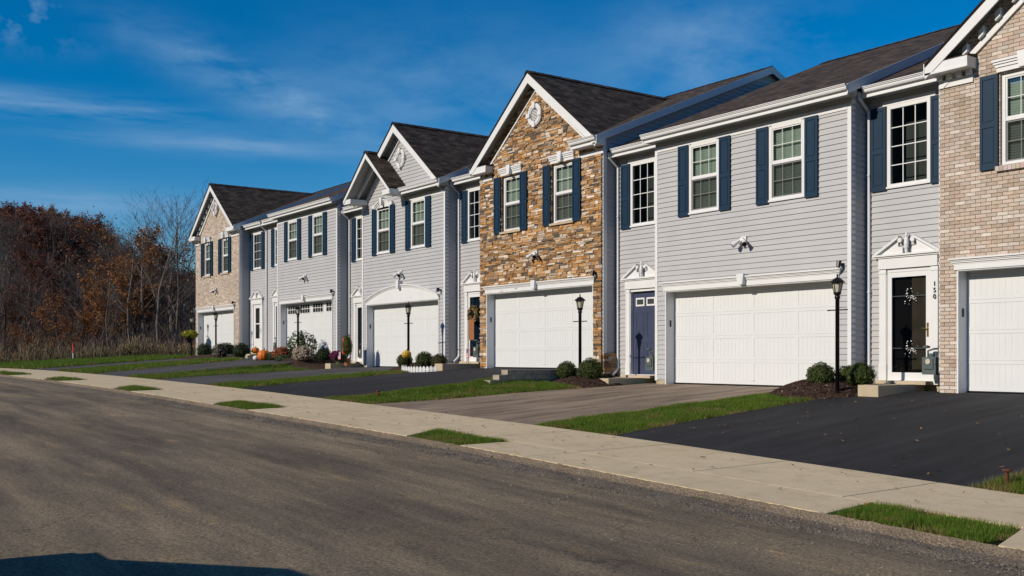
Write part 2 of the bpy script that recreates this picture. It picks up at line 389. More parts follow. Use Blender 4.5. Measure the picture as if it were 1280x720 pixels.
# pavement: slabs with joints, aprons between the grass islands
mb = MB()
def slab(x0, x1, v0, v1, n=3, top=.012, th=.10):
    g = .009
    a, c = x0+g, x1-g
    pts = []
    for i in range(n+1):
        X = a+(c-a)*i/n; row = []
        for v in (v0+g, v1-g):
            Y = yin(X)+v; row.append((X, Y, G(X, max(Y, yin(X)-2.59))+top))
        pts.append(row)
    for i in range(n):
        p, q = pts[i], pts[i+1]
        mb.face([p[0], q[0], q[1], p[1]])
        for s_ in (0, 1):
            A, B = (p[s_], q[s_]) if s_ == 0 else (q[s_], p[s_])
            mb.face([(A[0], A[1], A[2]-th), (B[0], B[1], B[2]-th), B, A])
    for e, (A, B) in ((0, (pts[0][1], pts[0][0])), (1, (pts[-1][0], pts[-1][1]))):
        mb.face([(A[0], A[1], A[2]-th), (B[0], B[1], B[2]-th), B, A])
J = [-6.63+2.03*k for k in range(-28, 8)]
for a, b_ in zip(J, J[1:]): slab(a, b_, -1.7, 0)
# aprons
edges = []
isl = sorted(ISL)
prev = (-58, -58)
for (a, b_, c, d) in isl:
    edges.append((prev, (a, c))); prev = (b_, d)
edges.append((prev, (6, 6)))
for (l, lo), (r, ro) in edges:
    xs = [None]; cuts = [j for j in J if l+.5 < j < r-.5][::2]
    st = [(l, lo)] + [(j, j) for j in cuts] + [(r, ro)]
    for (xa, xao), (xb, xbo) in zip(st, st[1:]):
        n = 4; g = .006; rows = []
        for i in range(n+1):
            t = i/n; Xi = xa+g+(xb-xa-2*g)*t; Xo = xao+g+(xbo-xao-2*g)*t
            Yi = yin(Xi)-1.7-g; Yo = yin(Xo)-2.6
            rows.append(((Xi, Yi, G(Xi, Yi)+.012), (Xo, Yo, G(Xo, Yo+.01)+.012)))
        for p, q in zip(rows, rows[1:]):
            mb.face([p[1], q[1], q[0], p[0]])
            mb.face([(p[1][0], p[1][1], p[1][2]-.14), (q[1][0], q[1][1], q[1][2]-.14), q[1], p[1]])
        for r_ in (rows[0], rows[-1]):
            mb.face([(r_[0][0], r_[0][1], r_[0][2]-.12), (r_[1][0], r_[1][1], r_[1][2]-.12), r_[1], r_[0]])
tag(mb.build('sidewalk', M['concrete']), kind='structure')

# ------------------------------------------------------------------ grass
GR = MB()
def blade(X, Y, z, h, w, dead=.06):
    a = random.uniform(0, 6.283); lean = random.uniform(.1, .7)*h; la = random.uniform(0, 6.283)
    dx, dy = cos(a)*w, sin(a)*w; lx, ly = cos(la)*lean, sin(la)*lean
    if random.random() < dead: k = random.uniform(.5, 1.1); c = (.34*k, .26*k, .10*k)
    else:
        k = random.uniform(.55, 1.35); c = (.108*k*random.uniform(.8, 1.35), .20*k, .018*k)
    GR.face([(X-dx, Y-dy, z), (X+dx, Y+dy, z), (X+lx, Y+ly, z+h)], 0, c)
def grass_area(inside, x0, x1, y0, y1, dens, h, w, dead=.06):
    n = int((x1-x0)*(y1-y0)*dens)
    for _ in range(n):
        X = random.uniform(x0, x1); Y = random.uniform(y0, y1)
        e = inside(X, Y)
        if e <= 0: continue
        # thinner on the edge, patchy inside
        pt = pnoise((X*1.3, Y*1.3, 3.3))
        if pnoise((X*3.1, Y*3.1, 6.1)) < -.38 and random.random() < .7: continue
        if random.random() > min(1, e/.12)*.9+.1: continue
        d = dead + (.35 if pt < -.32 else 0) + (.25 if e < .10 else 0) + (.55 if e < .22 and pnoise((X*2.2, Y*1.6, 9)) > .18 else 0)
        blade(X, Y, G(X, Y)-.03+.03*min(1, e/.2)*(.6+.6*pnoise((X*2.5, Y*2.5, 0))), h*random.uniform(.6, 1.3)*(1+.5*pt), w, d)
for k, (a, b_, c, d, ye) in enumerate(STR):
    def ins(X, Y, a=a, b_=b_, c=c, d=d, ye=ye):
        t = max(0, tt(X, Y))**.7; wv = .05*pnoise((Y*2.2, a, 0))
        l = a+(c-a)*t+wv; r = b_+(d-b_)*t+wv
        return min(X-l+.03, r-X+.03, Y-yin(X), ye-Y+.1*pnoise((X*2, 7, 0)))
    dist = abs(a)
    dens = [8500, 5200, 3000, 2000, 1300][k]
    grass_area(ins, min(a, c)-.2, max(b_, d)+.2, yin(a)-.1, ye+.1, dens, [.058, .062, .07, .08, .09][k], [.0042, .0055, .007, .008, .011][k])
for k, (a, b_, c, d) in enumerate(ISL):
    def ins(X, Y, a=a, b_=b_, c=c, d=d):
        t = (yin(X)-1.7-Y)/.9
        l = a+(c-a)*t; r = b_+(d-b_)*t
        return min(X-l+.01, r-X+.01, .9-t*.9+.02+.03*pnoise((X*4, 1, 0)), t*.9+.02)
    dens = [12000, 7500, 4600, 2600, 1600, 1100, 800][k]
    grass_area(ins, a-.1, b_+.1, yin(a)-2.75, yin(b_)-1.6, dens, [.060, .058, .065, .07, .075, .085, .09][k], [.0032, .004, .005, .006, .008, .010, .012][k], .04)
# right hand strip past the black driveway
grass_area(lambda X, Y: min(X+6.3-.12*tt(X, Y)+.05*pnoise((Y*3, 4, 0)), Y-yin(X), 3.2-X), -6.4, -3.2, -6.8, -2.5, 6500, .075, .0035, .2)
# far lawn left of the row
def ins(X, Y):
    t = max(0, tt(X, Y))**.7; l = -48.3+(-50.7+48.3)*t
    return min(l-X, Y-yin(X), 2.6-Y+.0*X)
grass_area(ins, -66, -48, -8.7, 2.6, 700, .12, .014, .03)
tag(GR.build('grass', M['grass']), kind='stuff', label='short green lawn grass in strips beside the driveways and pavement', cat='grass')

LV = MB()
for _ in range(420):
    X = random.uniform(-26, -4); Y = random.uniform(-9.6, -.6); z = G(X, Y)+.028
    s = random.uniform(.018, .04); a = random.uniform(0, 6.28); k = random.uniform(.5, 1.3); ux, uy = cos(a)*s, sin(a)*s
    c = random.choice([(.22, .10, .035), (.30, .17, .06), (.13, .06, .03)])
    LV.face([(X-ux, Y-uy, z), (X+uy*.5, Y-ux*.5, z+random.uniform(0, .012)), (X+ux, Y+uy, z+random.uniform(0, .02)), (X-uy*.5, Y+ux*.5, z)], 0, tuple(v*k for v in c))
tag(LV.build('fallen_leaves', M['chip']), kind='stuff', label='scattered small brown fallen leaves on driveways and pavement', cat='leaves')
# loose gravel along the broken road edge
mb = MB()
for _ in range(7000):
    X = -3-22*random.random()**1.3; v = random.gauss(-2.95, .16) if random.random() < .8 else random.uniform(-5, -2.65)
    if v > -2.62: continue
    Y = yin(X)+v; z = G(X, Y)+.012; r = random.uniform(.004, .013)*(1+.02*abs(X)); k = random.uniform(.4, 1.5)*random.choice((1, 1, 1, 1.8))
    c = (.12*k, .105*k, .088*k)
    p = [(X+r*random.uniform(.6, 1.2)*cos(a), Y+r*random.uniform(.6, 1.2)*sin(a), z) for a in (0, 1.57, 3.14, 4.71)]
    t = (X+random.uniform(-.3, .3)*r, Y, z+r*.8)
    for i in range(4): mb.face([p[i], p[(i+1) % 4], t], 0, c)
tag(mb.build('gravel', M['chip']), kind='stuff', label='loose gravel crumbs along the broken road edge', cat='gravel')
# ------------------------------------------------------------------ wall builders
def cuts(a, b, pts):
    r = [a]+sorted(p for p in pts if a+1e-4 < p < b-1e-4)+[b]
    return r
def siding_wall(mb, frame, xr, z0, z1, holes=(), h=.1155, proud=.019, zbase=0.):
    """frame(s, d, z) -> xyz, s along the wall, d outward. xr(z)->(s0,s1)"""
    k0 = math.floor((z0-zbase)/h)
    zc = [zbase+h*k for k in range(k0, math.ceil((z1-zbase)/h)+1)]
    zl = cuts(z0, z1, zc+[hz for H in holes for hz in (H[2], H[3])])
    for za, zb in zip(zl, zl[1:]):
        zm = (za+zb)/2; k = math.floor((zm-zbase)/h); bot = zbase+k*h
        da = proud*(1-(za-bot)/h); db = proud*(1-(zb-bot)/h)
        A, B = xr(za), xr(zb)
        sp = []
        hs = sorted((H[0], H[1]) for H in holes if H[2] < zm < H[3])
        cur = None; segs = []; a0 = A[0]; b0 = B[0]
        for (x0, x1) in hs:
            if x0 > a0: segs.append((a0, x0, b0, x0))
            a0 = b0 = x1
        if a0 < A[1]: segs.append((a0, A[1], b0, B[1]))
        for (p, q, r, s_) in segs:
            if q-p < 1e-4: continue
            mb.face([frame(p, da, za), frame(q, da, za), frame(s_, db, zb), frame(r, db, zb)])
            if abs(za-bot) < 1e-4: mb.face([frame(p, 0, za), frame(q, 0, za), frame(q, da, za), frame(p, da, za)])
def flat_wall(mb, x0, x1, z0, z1, y, holes=(), mi=0, depth=.2):
    xl = cuts(x0, x1, [h for H in holes for h in H[:2]]); zl = cuts(z0, z1, [h for H in holes for h in H[2:4]])
    for a, b in zip(xl, xl[1:]):
        for c, d in zip(zl, zl[1:]):
            xm, zm = (a+b)/2, (c+d)/2
            if any(H[0] < xm < H[1] and H[2] < zm < H[3] for H in holes): continue
            mb.face([(a, y, c), (b, y, c), (b, y, d), (a, y, d)], mi)
    for H in holes:   # reveals
        a, b, c, d = H[:4]
        mb.face([(a, y, c), (a, y, d), (a, y+depth, d), (a, y+depth, c)], mi); mb.face([(b, y, c), (b, y+depth, c), (b, y+depth, d), (b, y, d)], mi)
        mb.face([(a, y, d), (b, y, d), (b, y+depth, d), (a, y+depth, d)], mi); mb.face([(a, y, c), (a, y+depth, c), (b, y+depth, c), (b, y, c)], mi)
STONE = [(.42,.25,.115),(.36,.205,.09),(.30,.15,.06),(.50,.29,.13),(.24,.135,.07),(.58,.46,.35),(.15,.115,.09),(.50,.31,.17),(.30,.20,.13),(.68,.58,.50),(.11,.09,.075),(.46,.22,.075),(.40,.23,.11),(.56,.36,.20),(.34,.22,.14),(.52,.40,.30),(.42,.33,.25)]
BRICK = [(.47,.38,.305),(.50,.42,.35),(.46,.37,.295),(.54,.47,.405),(.48,.385,.32),(.42,.33,.26),(.57,.51,.45),(.47,.39,.33),(.50,.41,.335)]
def masonry(mb, xr, z0, z1, holes, kind, y=0., seed=1):
    rnd = random.Random(seed)
    brk = sorted(set([z0, z1]+[h for H in holes for h in H[2:4] if z0 < h < z1]))
    rows = []
    for a, b in zip(brk, brk[1:]):
        if kind == 'brick': n = max(1, round((b-a)/.067)); rows += [(a+(b-a)*i/n, a+(b-a)*(i+1)/n) for i in range(n)]
        else:
            z = a
            while z < b-1e-4:
                h = rnd.choice((.035, .045, .05, .06, .07, .09)); 
                if b-z-h < .04: h = b-z
                rows.append((z, min(b, z+h))); z += h
    for ri, (za, zb) in enumerate(rows):
        zm = (za+zb)/2; x0, x1 = xr(zb); xa0, xa1 = xr(za); x0 = min(x0, xa0) if kind == 'stone' else (x0+xa0)/2; x1 = max(x1, xa1) if kind == 'stone' else (x1+xa1)/2
        if x1-x0 < .08: continue
        segs = []; c = x0
        for (p, q) in sorted((H[0], H[1]) for H in holes if H[2] < zm < H[3]):
            if p > c: segs.append((c, p))
            c = max(c, q)
        if c < x1: segs.append((c, x1))
        for (a, b) in segs:
            if kind == 'brick':
                off = (ri % 2)*.098; x = math.floor((a-off)/.196)*.196+off; its = []
                while x < b:
                    p, q = max(a, x), min(b, x+.188)
                    if q-p > .02: its.append((p, q))
                    x += .196
            else:
                x = a; its = []
                while x < b-1e-3:
                    w = rnd.uniform(.07, .28)*(1.25 if zb-za < .07 else 1)
                    if b-x-w < .09: w = b-x
                    its.append((x, x+w-.006)); x += w
            for p, q in its:
                if kind == 'brick':
                    c = rnd.choice(BRICK); k = rnd.uniform(.86, 1.14); g = .0045; d = .008+rnd.uniform(0, .002)
                    big = pnoise((p*.7, zm*.7, seed))*.12; k *= 1+big
                    mb.box(p, q, y-d, y+.01, za+g, zb-g, 0, tuple(v*k for v in c), skip='k')
                else:
                    c = rnd.choice(STONE); k = rnd.uniform(.8, 1.2); g = .003; d = rnd.uniform(.012, .05)
                    # slightly uneven face
                    P = [(p, y-d+rnd.uniform(-.006, .006), za+g), (q, y-d+rnd.uniform(-.006, .006), za+g+rnd.uniform(0, .004)), (q, y-d+rnd.uniform(-.006, .006), zb-g), (p, y-d+rnd.uniform(-.006, .006), zb-g-rnd.uniform(0, .004))]
                    Bk = [(v[0], y+.005, v[2]) for v in P]; col = (c[0]*k*.95, c[1]*k*.97, c[2]*k*.96)
                    mb.face(P, 0, col)
                    for i in range(4):
                        j = (i+1) % 4; mb.face([P[i], Bk[i], Bk[j], P[j]], 0, col)

def window(par, x0, x1, z0, z1, y, kind, deep=0.):
    """outer frame box; kind 'hung' (blinds, screen) or 'fixed' (3x4 lights)"""
    w = .075; yo = y-.028+deep; yi = y+.05+deep
    mb = MB()
    mb.box(x0, x0+w, yo, yi, z0, z1); mb.box(x1-w, x1, yo, yi, z0, z1)
    mb.box(x0+w, x1-w, yo+.002, yi, z1-w, z1); mb.box(x0+w, x1-w, yo+.002, yi, z0, z0+w*.8)
    mb.box(x0-.01, x1+.01, yo-.02, yo+.01, z0-.025, z0+.012)
    f = mb.build('window', M['white'], par)
    a, b, c, d = x0+w, x1-w, z0+w*.8, z1-w
    zm = (c+d)/2
    mu = MB(); t = .0085; yg = yo+.035
    if kind == 'hung':
        fr = MB(); fr.box(a, b, yo+.008, yg+.015, zm-.024, zm+.024)
        for (za, zb, yy) in ((c, zm-.024, yg-.006), (zm+.024, d, yg-.016)):
            fr.box(a, a+.028, yy-.006, yy+.02, za, zb); fr.box(b-.028, b, yy-.006, yy+.02, za, zb)
            fr.box(a+.028, b-.028, yy-.004, yy+.02, zb-.028, zb); fr.box(a+.028, b-.028, yy-.004, yy+.02, za, za+.028)
            for i in (1, 2): xx = a+(b-a)*i/3; mu.box(xx-t*.7, xx+t*.7, yy+.004, yy+.012, za+.028, zb-.028)
            zz = (za+zb)/2; mu.box(a+.028, b-.028, yy+.0045, yy+.0115, zz-t*.7, zz+t*.7)
        fr.build('sash', M['white'], f); mu.build('muntin', M['white'], f)
        g = MB(); g.face([(a, yg+.004, c), (b, yg+.004, c), (b, yg+.004, d), (a, yg+.004, d)]); g.build('pane', M['glass'], f)
        sc = MB(); sc.face([(a, yo+.012, c), (b, yo+.012, c), (b, yo+.012, zm-.024), (a, yo+.012, zm-.024)]); sc.build('screen', M['screen'], f)
        bl = MB(); n = 30
        for i in range(n):
            z = c+.02+(d-c-.05)*i/n
            bl.face([(a+.01, yg+.075, z), (b-.01, yg+.075, z), (b-.01, yg+.045, z+.036), (a+.01, yg+.045, z+.036)])
        bl.build('blind', M['blind'], f)
    else:
        for i in (1, 2): xx = a+(b-a)*i/3; mu.box(xx-t, xx+t, yg-.012, yg+.006, c, d)
        for i in (1, 2, 3): zz = c+(d-c)*i/4; mu.box(a, b, yg-.011, yg+.005, zz-t, zz+t)
        mu.build('muntin', M['white'], f)
        g = MB(); g.face([(a, yg, c), (b, yg, c), (b, yg, d), (a, yg, d)]); g.build('pane', M['glass'], f)
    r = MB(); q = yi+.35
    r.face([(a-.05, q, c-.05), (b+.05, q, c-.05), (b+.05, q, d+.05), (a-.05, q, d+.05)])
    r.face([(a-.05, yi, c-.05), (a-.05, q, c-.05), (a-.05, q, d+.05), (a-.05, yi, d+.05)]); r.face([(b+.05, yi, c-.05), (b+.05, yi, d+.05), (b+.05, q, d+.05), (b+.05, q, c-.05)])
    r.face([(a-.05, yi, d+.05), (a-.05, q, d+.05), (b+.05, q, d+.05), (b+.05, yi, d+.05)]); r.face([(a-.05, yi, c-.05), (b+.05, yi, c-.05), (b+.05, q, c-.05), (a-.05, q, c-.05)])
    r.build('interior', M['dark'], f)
    return f
def shutter(par, x0, x1, z0, z1, y, thick=.045):
    mb = MB(); yo = y-thick; s = .05; zm = z0+(z1-z0)*.47
    mb.box(x0, x1, yo+.014, y-.002, z0, z1)
    mb.box(x0, x0+s, yo, yo+.016, z0, z1); mb.box(x1-s, x1, yo, yo+.016, z0, z1)
    for a, b in ((z0, z0+.09), (zm-.04, zm+.04), (z1-.07, z1)): mb.box(x0+s, x1-s, yo+.001, yo+.016, a, b)
    for a, b in ((z0+.09, zm-.04), (zm+.04, z1-.07)):
        e = .022; p = [(x0+s+e, b-e), (x1-s-e, b-e), (x1-s-e, a+e), (x0+s+e, a+e)]
        mb.box(x0+s+.03, x1-s-.03, yo+.004, yo+.016, a+.035, b-.035)
    return mb.build('shutter', M['navy'], par)
def crown_lintel(par, xc, z, y, w=1.12):
    mb = MB()
    for i, (dz, dy, ww) in enumerate(((0, .03, w-.12), (.08, .05, w-.08), (.13, .07, w-.04), (.17, .09, w))):
        top = (.08, .13, .17, .215)[i]; mb.box(xc-ww/2, xc+ww/2, y-dy, y, z+dz, z+top-.004)
    mb.prism([(xc-.06, z-.01), (xc+.06, z-.01), (xc+.09, z+.26), (xc-.09, z+.26)], y-.13, y)
    return mb.build('lintel', M['white'], par)
def garage_header(par, x0, x1, z, arch, y=0.):
    mb = MB(); xc = (x0+x1)/2
    if not arch:
        mb.box(x0, x1, y-.05, y, z, z+.095)
        for i, (a, b, d, e) in enumerate(((.098, .125, .055, .02), (.125, .152, .075, .04), (.152, .178, .09, .06), (.178, .21, .115, .08))):
            mb.box(x0-e, x1+e, y-d, y, z+a, z+b-.003)
        mb.prism([(xc-.07, z+.02), (xc+.07, z+.02), (xc+.10, z+.25), (xc-.10, z+.25)], y-.16, y)
    else:
        R = ((x1-x0)/2)**2/(2*.44)+.22; zc = z+.14+.44-R
        def zt(x): return zc+math.sqrt(R*R-(x-xc)**2)
        n = 26; xs = [x0+(x1-x0)*i/n for i in range(n+1)]
        mb.prism([(x0, z), (x1, z)]+[(x, zt(x)-.09) for x in reversed(xs)], y-.05, y)
        for (a, b, d) in ((-.09, -.055, .065), (-.055, -.025, .085), (-.025, .01, .11)):
            for p, q in zip(xs, xs[1:]): mb.prism([(p, zt(p)+a), (q, zt(q)+a), (q, zt(q)+b), (p, zt(p)+b)], y-d, y)
        mb.prism([(xc-.06, z+.44), (xc+.06, z+.44), (xc+.09, z+.72), (xc-.09, z+.72)], y-.17, y)
    return mb.build('garage_header', M['white'], par)
def garage_door(par, x0, x1, z1, windows):
    y = .25; z0 = .03; n = 4; h = (z1-z0)/n
    mb = MB(); mb.box(x0, x1, y+.0072, y+.05, z0, z1)
    for k in range(n):
        a, b = z0+k*h+.004, z0+(k+1)*h-.004
        glazed = windows and k == n-1
        # rails and stiles
        mb.box(x0, x1, y, y+.013, a, a+.055); mb.box(x0, x1, y, y+.013, b-.055, b)
        np_ = 4; pw = (x1-x0)/np_
        for i in range(np_+1):
            c = x0+i*pw; mb.box(max(x0, c-.045), min(x1, c+.045), y+.0005, y+.013, a+.055, b-.055)
        if not glazed:
            for i in range(np_):
                l, r = x0+i*pw+.045, x0+(i+1)*pw-.045; m_ = 10; s = (r-l)/m_
                for j in range(m_): mb.box(l+j*s+.003, l+(j+1)*s-.003, y+.0045, y+.0078, a+.06, b-.06)
    mb.box(x0+(x1-x0)*.5-.05, x0+(x1-x0)*.5+.05, y-.012, y, z0+.09, z0+.11)
    g = mb.build('garage_door', M['door_white'], par)
    sl = MB(); sl.box(x0, x1, y-.002, y+.045, 0, z0); sl.build('bottom_seal', M['black'], g)
    if windows:
        a, b = z1-h+.11, z1-.10; pw = (x1-x0)/4
        for i in range(4):
            l, r = x0+i*pw+.16, x0+(i+1)*pw-.16
            w_ = MB(); w_.box(l, r, y-.006, y+.011, a, b); p_ = w_.build('door_window', M['glassdark'], g)
            d_ = MB(); d_.box(l, r, y-.002, y+.012, a, b); d_.build('dark_backing', M['dark'], g)
            f_ = MB()
            f_.box(l-.03, l, y-.012, y+.012, a-.03, b+.03); f_.box(r, r+.03, y-.012, y+.012, a-.03, b+.03); f_.box(l, r, y-.012, y+.012, a-.03, a); f_.box(l, r, y-.012, y+.012, b, b+.03)
            for j in (1, 2, 3): xx = l+(r-l)*j/4; f_.box(xx-.012, xx+.012, y-.0115, y, a, b)
            f_.box(l, r, y-.011, y, (a+b)/2-.011, (a+b)/2+.011)
            f_.build('window_grid', M['white'], g)
    return g
def pediment(par, xc, z, y):
    """broken pediment with scrolls and a finial over an entablature"""
    mb = MB(); hw = .70
    mb.box(xc-.63, xc+.63, y-.045, y, z-.26, z-.02)
    mb.box(xc-hw-.03, xc+hw+.03, y-.10, y, z-.02, z+.015); mb.box(xc-hw, xc+hw, y-.07, y, z-.05, z-.022)
    for s in (-1, 1):
        mb.prism([(xc+s*hw, z+.015), (xc+s*.10, z+.015), (xc+s*.10, z+.13), (xc+s*.20, z+.16), (xc+s*.19, z+.30)], y-.035, y)
        mb.prism([(xc+s*(hw+.03), z+.017), (xc+s*(hw-.06), z+.017), (xc+s*.17, z+.30), (xc+s*.15, z+.355)], y-.10, y)
        mb.lathe([(0, 0), (.045, 0), (.045, .06), (0, .06)], (0, 0, 0), 14)
        for i in range(len(mb.v)-14*4, len(mb.v)):
            a, b, c = mb.v[i]; mb.v[i] = (xc+s*.135+a, y-.085+c, z+.27+b)
    mb.lathe([(.025, .02), (.025, .09), (.038, .12), (.048, .20), (.040, .28), (.018, .32), (.028, .35), (.02, .39), (.001, .42)], (xc, y-.06, z), 14)
    return mb.build('pediment', M['white'], par)
def entry_door(par, xc, y, style):
    """door in its casing; z .2 - 2.28"""
    z0, z1 = .20, 2.27; hw = .455
    mb = MB()
    for s in (-1, 1):
        a, b = sorted((xc+s*(hw+.02), xc+s*(hw+.17))); mb.box(a, b, y-.05, y, .12, z1+.10)
        a2, b2 = sorted((xc+s*(hw+.012), xc+s*(hw+.178))); mb.box(a2, b2, y-.058, y, .12, .50)
        mb.box(a2, b2, y-.06, y, z1-.02, z1+.03)
        c, d = sorted((xc+s*hw, xc+s*(hw+.03))); mb.box(c, d, y-.03, y+.12, z0, z1)
    mb.box(xc-hw, xc+hw, y-.028, y+.12, z1, z1+.07)
    mb.box(xc-hw-.19, xc+hw+.19, y-.052, y, z1+.075, z1+.13)
    mb.build('door_casing', M['white'], par)
    sl = MB(); sl.box(xc-hw, xc+hw, y-.04, y+.12, z0-.04, z0); sl.build('threshold', M['white'], par)
    if style == 'blue':
        d = MB(); yd = y+.06; x0, x1 = xc-hw, xc+hw
        d.box(x0, x1, yd+.008, yd+.05, z0, z1)
        cols = ((x0+.12, xc-.05), (xc+.05, x1-.12)); zr = ((z0+.25, z0+.80), (z0+.95, z0+1.55), (z0+1.72, z0+1.90))
        xl = cuts(x0, x1, [v for c in cols for v in c]); zl = cuts(z0, z1, [v for c in zr for v in c])
        for a, b in zip(xl, xl[1:]):
            for c, e in zip(zl, zl[1:]):
                inn = any(p <= (a+b)/2 <= q for p, q in cols) and any(p <= (c+e)/2 <= q for p, q in zr)
                if not inn: d.box(a, b, yd, yd+.01, c, e)
                elif c < z0+1.6: d.box(a+.03, b-.03, yd+.002, yd+.01, c+.03, e-.03)
        o = d.build('front_door', M['door_blue'], par)
        for a, b in cols:
            l = MB(); c, e = zr[2]
            l.box(a-.015, a+.025, yd-.012, yd+.012, c-.015, e+.015); l.box(b-.025, b+.015, yd-.012, yd+.012, c-.015, e+.015); l.box(a+.025, b-.025, yd-.012, yd+.012, c-.015, c+.025); l.box(a+.025, b-.025, yd-.012, yd+.012, e-.025, e+.015)
            l.build('light_frame', M['white'], o)
            l = MB(); l.box(a+.02, b-.02, yd-.003, yd+.012, c+.02, e-.02); l.build('door_light', M['dark'], o)
        k = MB(); k.lathe([(.012, 0), (.012, .04), (.03, .05), (.03, .08), (0, .085)], (0, 0, 0), 12); k.v = [(xc+hw-.07+a, yd-c, 1.15+b) for a, b, c in k.v]; k.build('handle', M['brass'], o)
    else:
        # storm door over a dark or white inner door
        full = style != 'half'
        d = MB(); yd = y-.02; x0, x1 = xc-hw+.004, xc+hw-.004; zb = z0+.14 if full else z0+.62; st = .085 if full else .22
        d.box(x0, x0+st, yd, yd+.04, z0, z1); d.box(x1-st, x1, yd, yd+.04, z0, z1)
        d.box(x0+st, x1-st, yd+.001, yd+.04, z0, zb); d.box(x0+st, x1-st, yd+.001, yd+.04, z1-.10, z1)
        if not full: d.box(x0+st, x1-st, yd+.002, yd+.03, z0+1.25, z0+1.30)
        o = d.build('storm_door', M['white'], par)
        g = MB(); g.face([(x0+st, yd+.02, zb), (x1-st, yd+.02, zb), (x1-st, yd+.02, z1-.10), (x0+st, yd+.02, z1-.10)]); g.build('pane', M['glassdark'], o)
        h = MB(); hx = x1-.045
        h.box(hx-.018, hx+.018, yd-.012, yd, 1.02, 1.28); h.tube([(hx, yd-.01, 1.17), (hx, yd-.05, 1.17), (hx-.10, yd-.055, 1.18)], .010, 8); h.build('handle', M['brass'], o)
        b = MB(); b.box(x0, x1, y+.07, y+.11, z0, z1, 0)
        for a_, b_ in ((x0+.13, xc-.05), (xc+.05, x1-.13)):
            for c_, e_ in ((z0+.25, z0+.80), (z0+.95, z0+1.75)): b.box(a_, b_, y+.062, y+.07, c_, e_)
        b.build('front_door', M['black'] if style != 'navy' else M['navy'], par)
        if style == 'full':
            b = MB(); b.box(xc+.03, x1-.09, y+.045, y+.055, z0+.2, z1-.12); b.build('door_curtain', M['rust_cloth'], par)
def floodlight(par, x, z, y):
    mb = MB(); mb.box(x-.07, x+.07, y-.04, y, z-.02, z+.12); mb.tube([(x, y-.04, z+.05), (x, y-.11, z+.06)], .045, 10)
    f = mb.build('floodlight', M['white'], par)
    for s in (-1, 1):
        h = MB(); p = Vector((x+s*.05, y-.09, z+.05)); q = Vector((x+s*.17, y-.20, z-.07)); 
        h.tube([p, p.lerp(q, .35), q], [.022, .035, .062], 12, cap=True); h.build('lamp_head', M['white'], f)
        l = MB(); dv = (q-p).normalized(); l.tube([q, q+dv*.012], [.055, .052], 12); l.build('lens', M['black'], f)
    m_ = MB(); m_.tube([(x, y-.10, z-.01), (x, y-.12, z-.07)], .032, 10); m_.build('motion_sensor', M['black'], f)
def sensor(par, x, z, y):
    mb = MB(); mb.box(x-.03, x+.03, y-.10, y, z, z+.05); mb.tube([(x, y-.11, z+.09), (x, y-.14, z-.03)], [.05, .04], 10)
    mb.build('wall_sensor', M['black'], par)
def gable_vent(par, x, z, y):
    mb = MB(); n = 28
    def ring(r0, r1, d0, d1):
        for i in range(n):
            a, b = 2*pi*i/n, 2*pi*(i+1)/n
            P = lambda r, t, d: (x+r*cos(t), y-d, z+r*sin(t))
            mb.face([P(r1, a, d1), P(r0, a, d1), P(r0, b, d1), P(r1, b, d1)]); mb.face([P(r1, a, d0), P(r1, a, d1), P(r1, b, d1), P(r1, b, d0)]); mb.face([P(r0, a, d1), P(r0, a, d0), P(r0, b, d0), P(r0, b, d1)])
    ring(.19, .31, 0, .06); ring(.235, .275, .06, .075)
    for t in (0, pi/2, pi, 3*pi/2):
        c, s = cos(t), sin(t)
        mb.prism([(x+r*c-w*s, z+r*s+w*c) for r, w in ((.18, -.045), (.34, -.07), (.34, .07), (.18, .045))], y-.10, y)
    v = mb.build('gable_vent', M['white'], par)
    l = MB()
    for k in range(9):
        zz = -.18+k*.04; w = math.sqrt(max(0, .19**2-zz*zz)); 
        l.face([(x-w, y-.035, z+zz), (x+w, y-.035, z+zz), (x+w, y-.008, z+zz+.036), (x-w, y-.008, z+zz+.036)])
    l.build('louvre', M['white'], v)
def gutter(par, x0, x1, y=-.30, z=5.88, name='gutter'):
    mb = MB(); mb.prism([(y, z-.10), (y-.07, z-.10), (y-.085, z-.07), (y-.085, z-.045), (y-.105, z-.035), (y-.11, z-.012), (y-.125, z-.010), (y-.125, z+.004), (y-.115, z+.004), (y-.11, z-.002), (y, z-.002)], x0, x1, 'x')
    return mb.build(name, M['white'], par)
def eave(par, x0, x1, yw, z=5.88):
    """fascia board, soffit with ribs; yw = wall plane"""
    y = yw-.30; mb = MB()
    mb.box(x0, x1, y-.004, y+.02, z-.19, z-.005); mb.box(x0, x1, y-.022, y-.004, z-.195, z-.160)
    mb.build('fascia', M['white'], par)
    s = MB(); n = int((x1-x0)/.10)
    for i in range(n):
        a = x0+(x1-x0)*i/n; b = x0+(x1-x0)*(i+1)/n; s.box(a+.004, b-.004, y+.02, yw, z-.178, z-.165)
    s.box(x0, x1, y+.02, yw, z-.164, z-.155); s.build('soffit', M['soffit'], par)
SL = .42
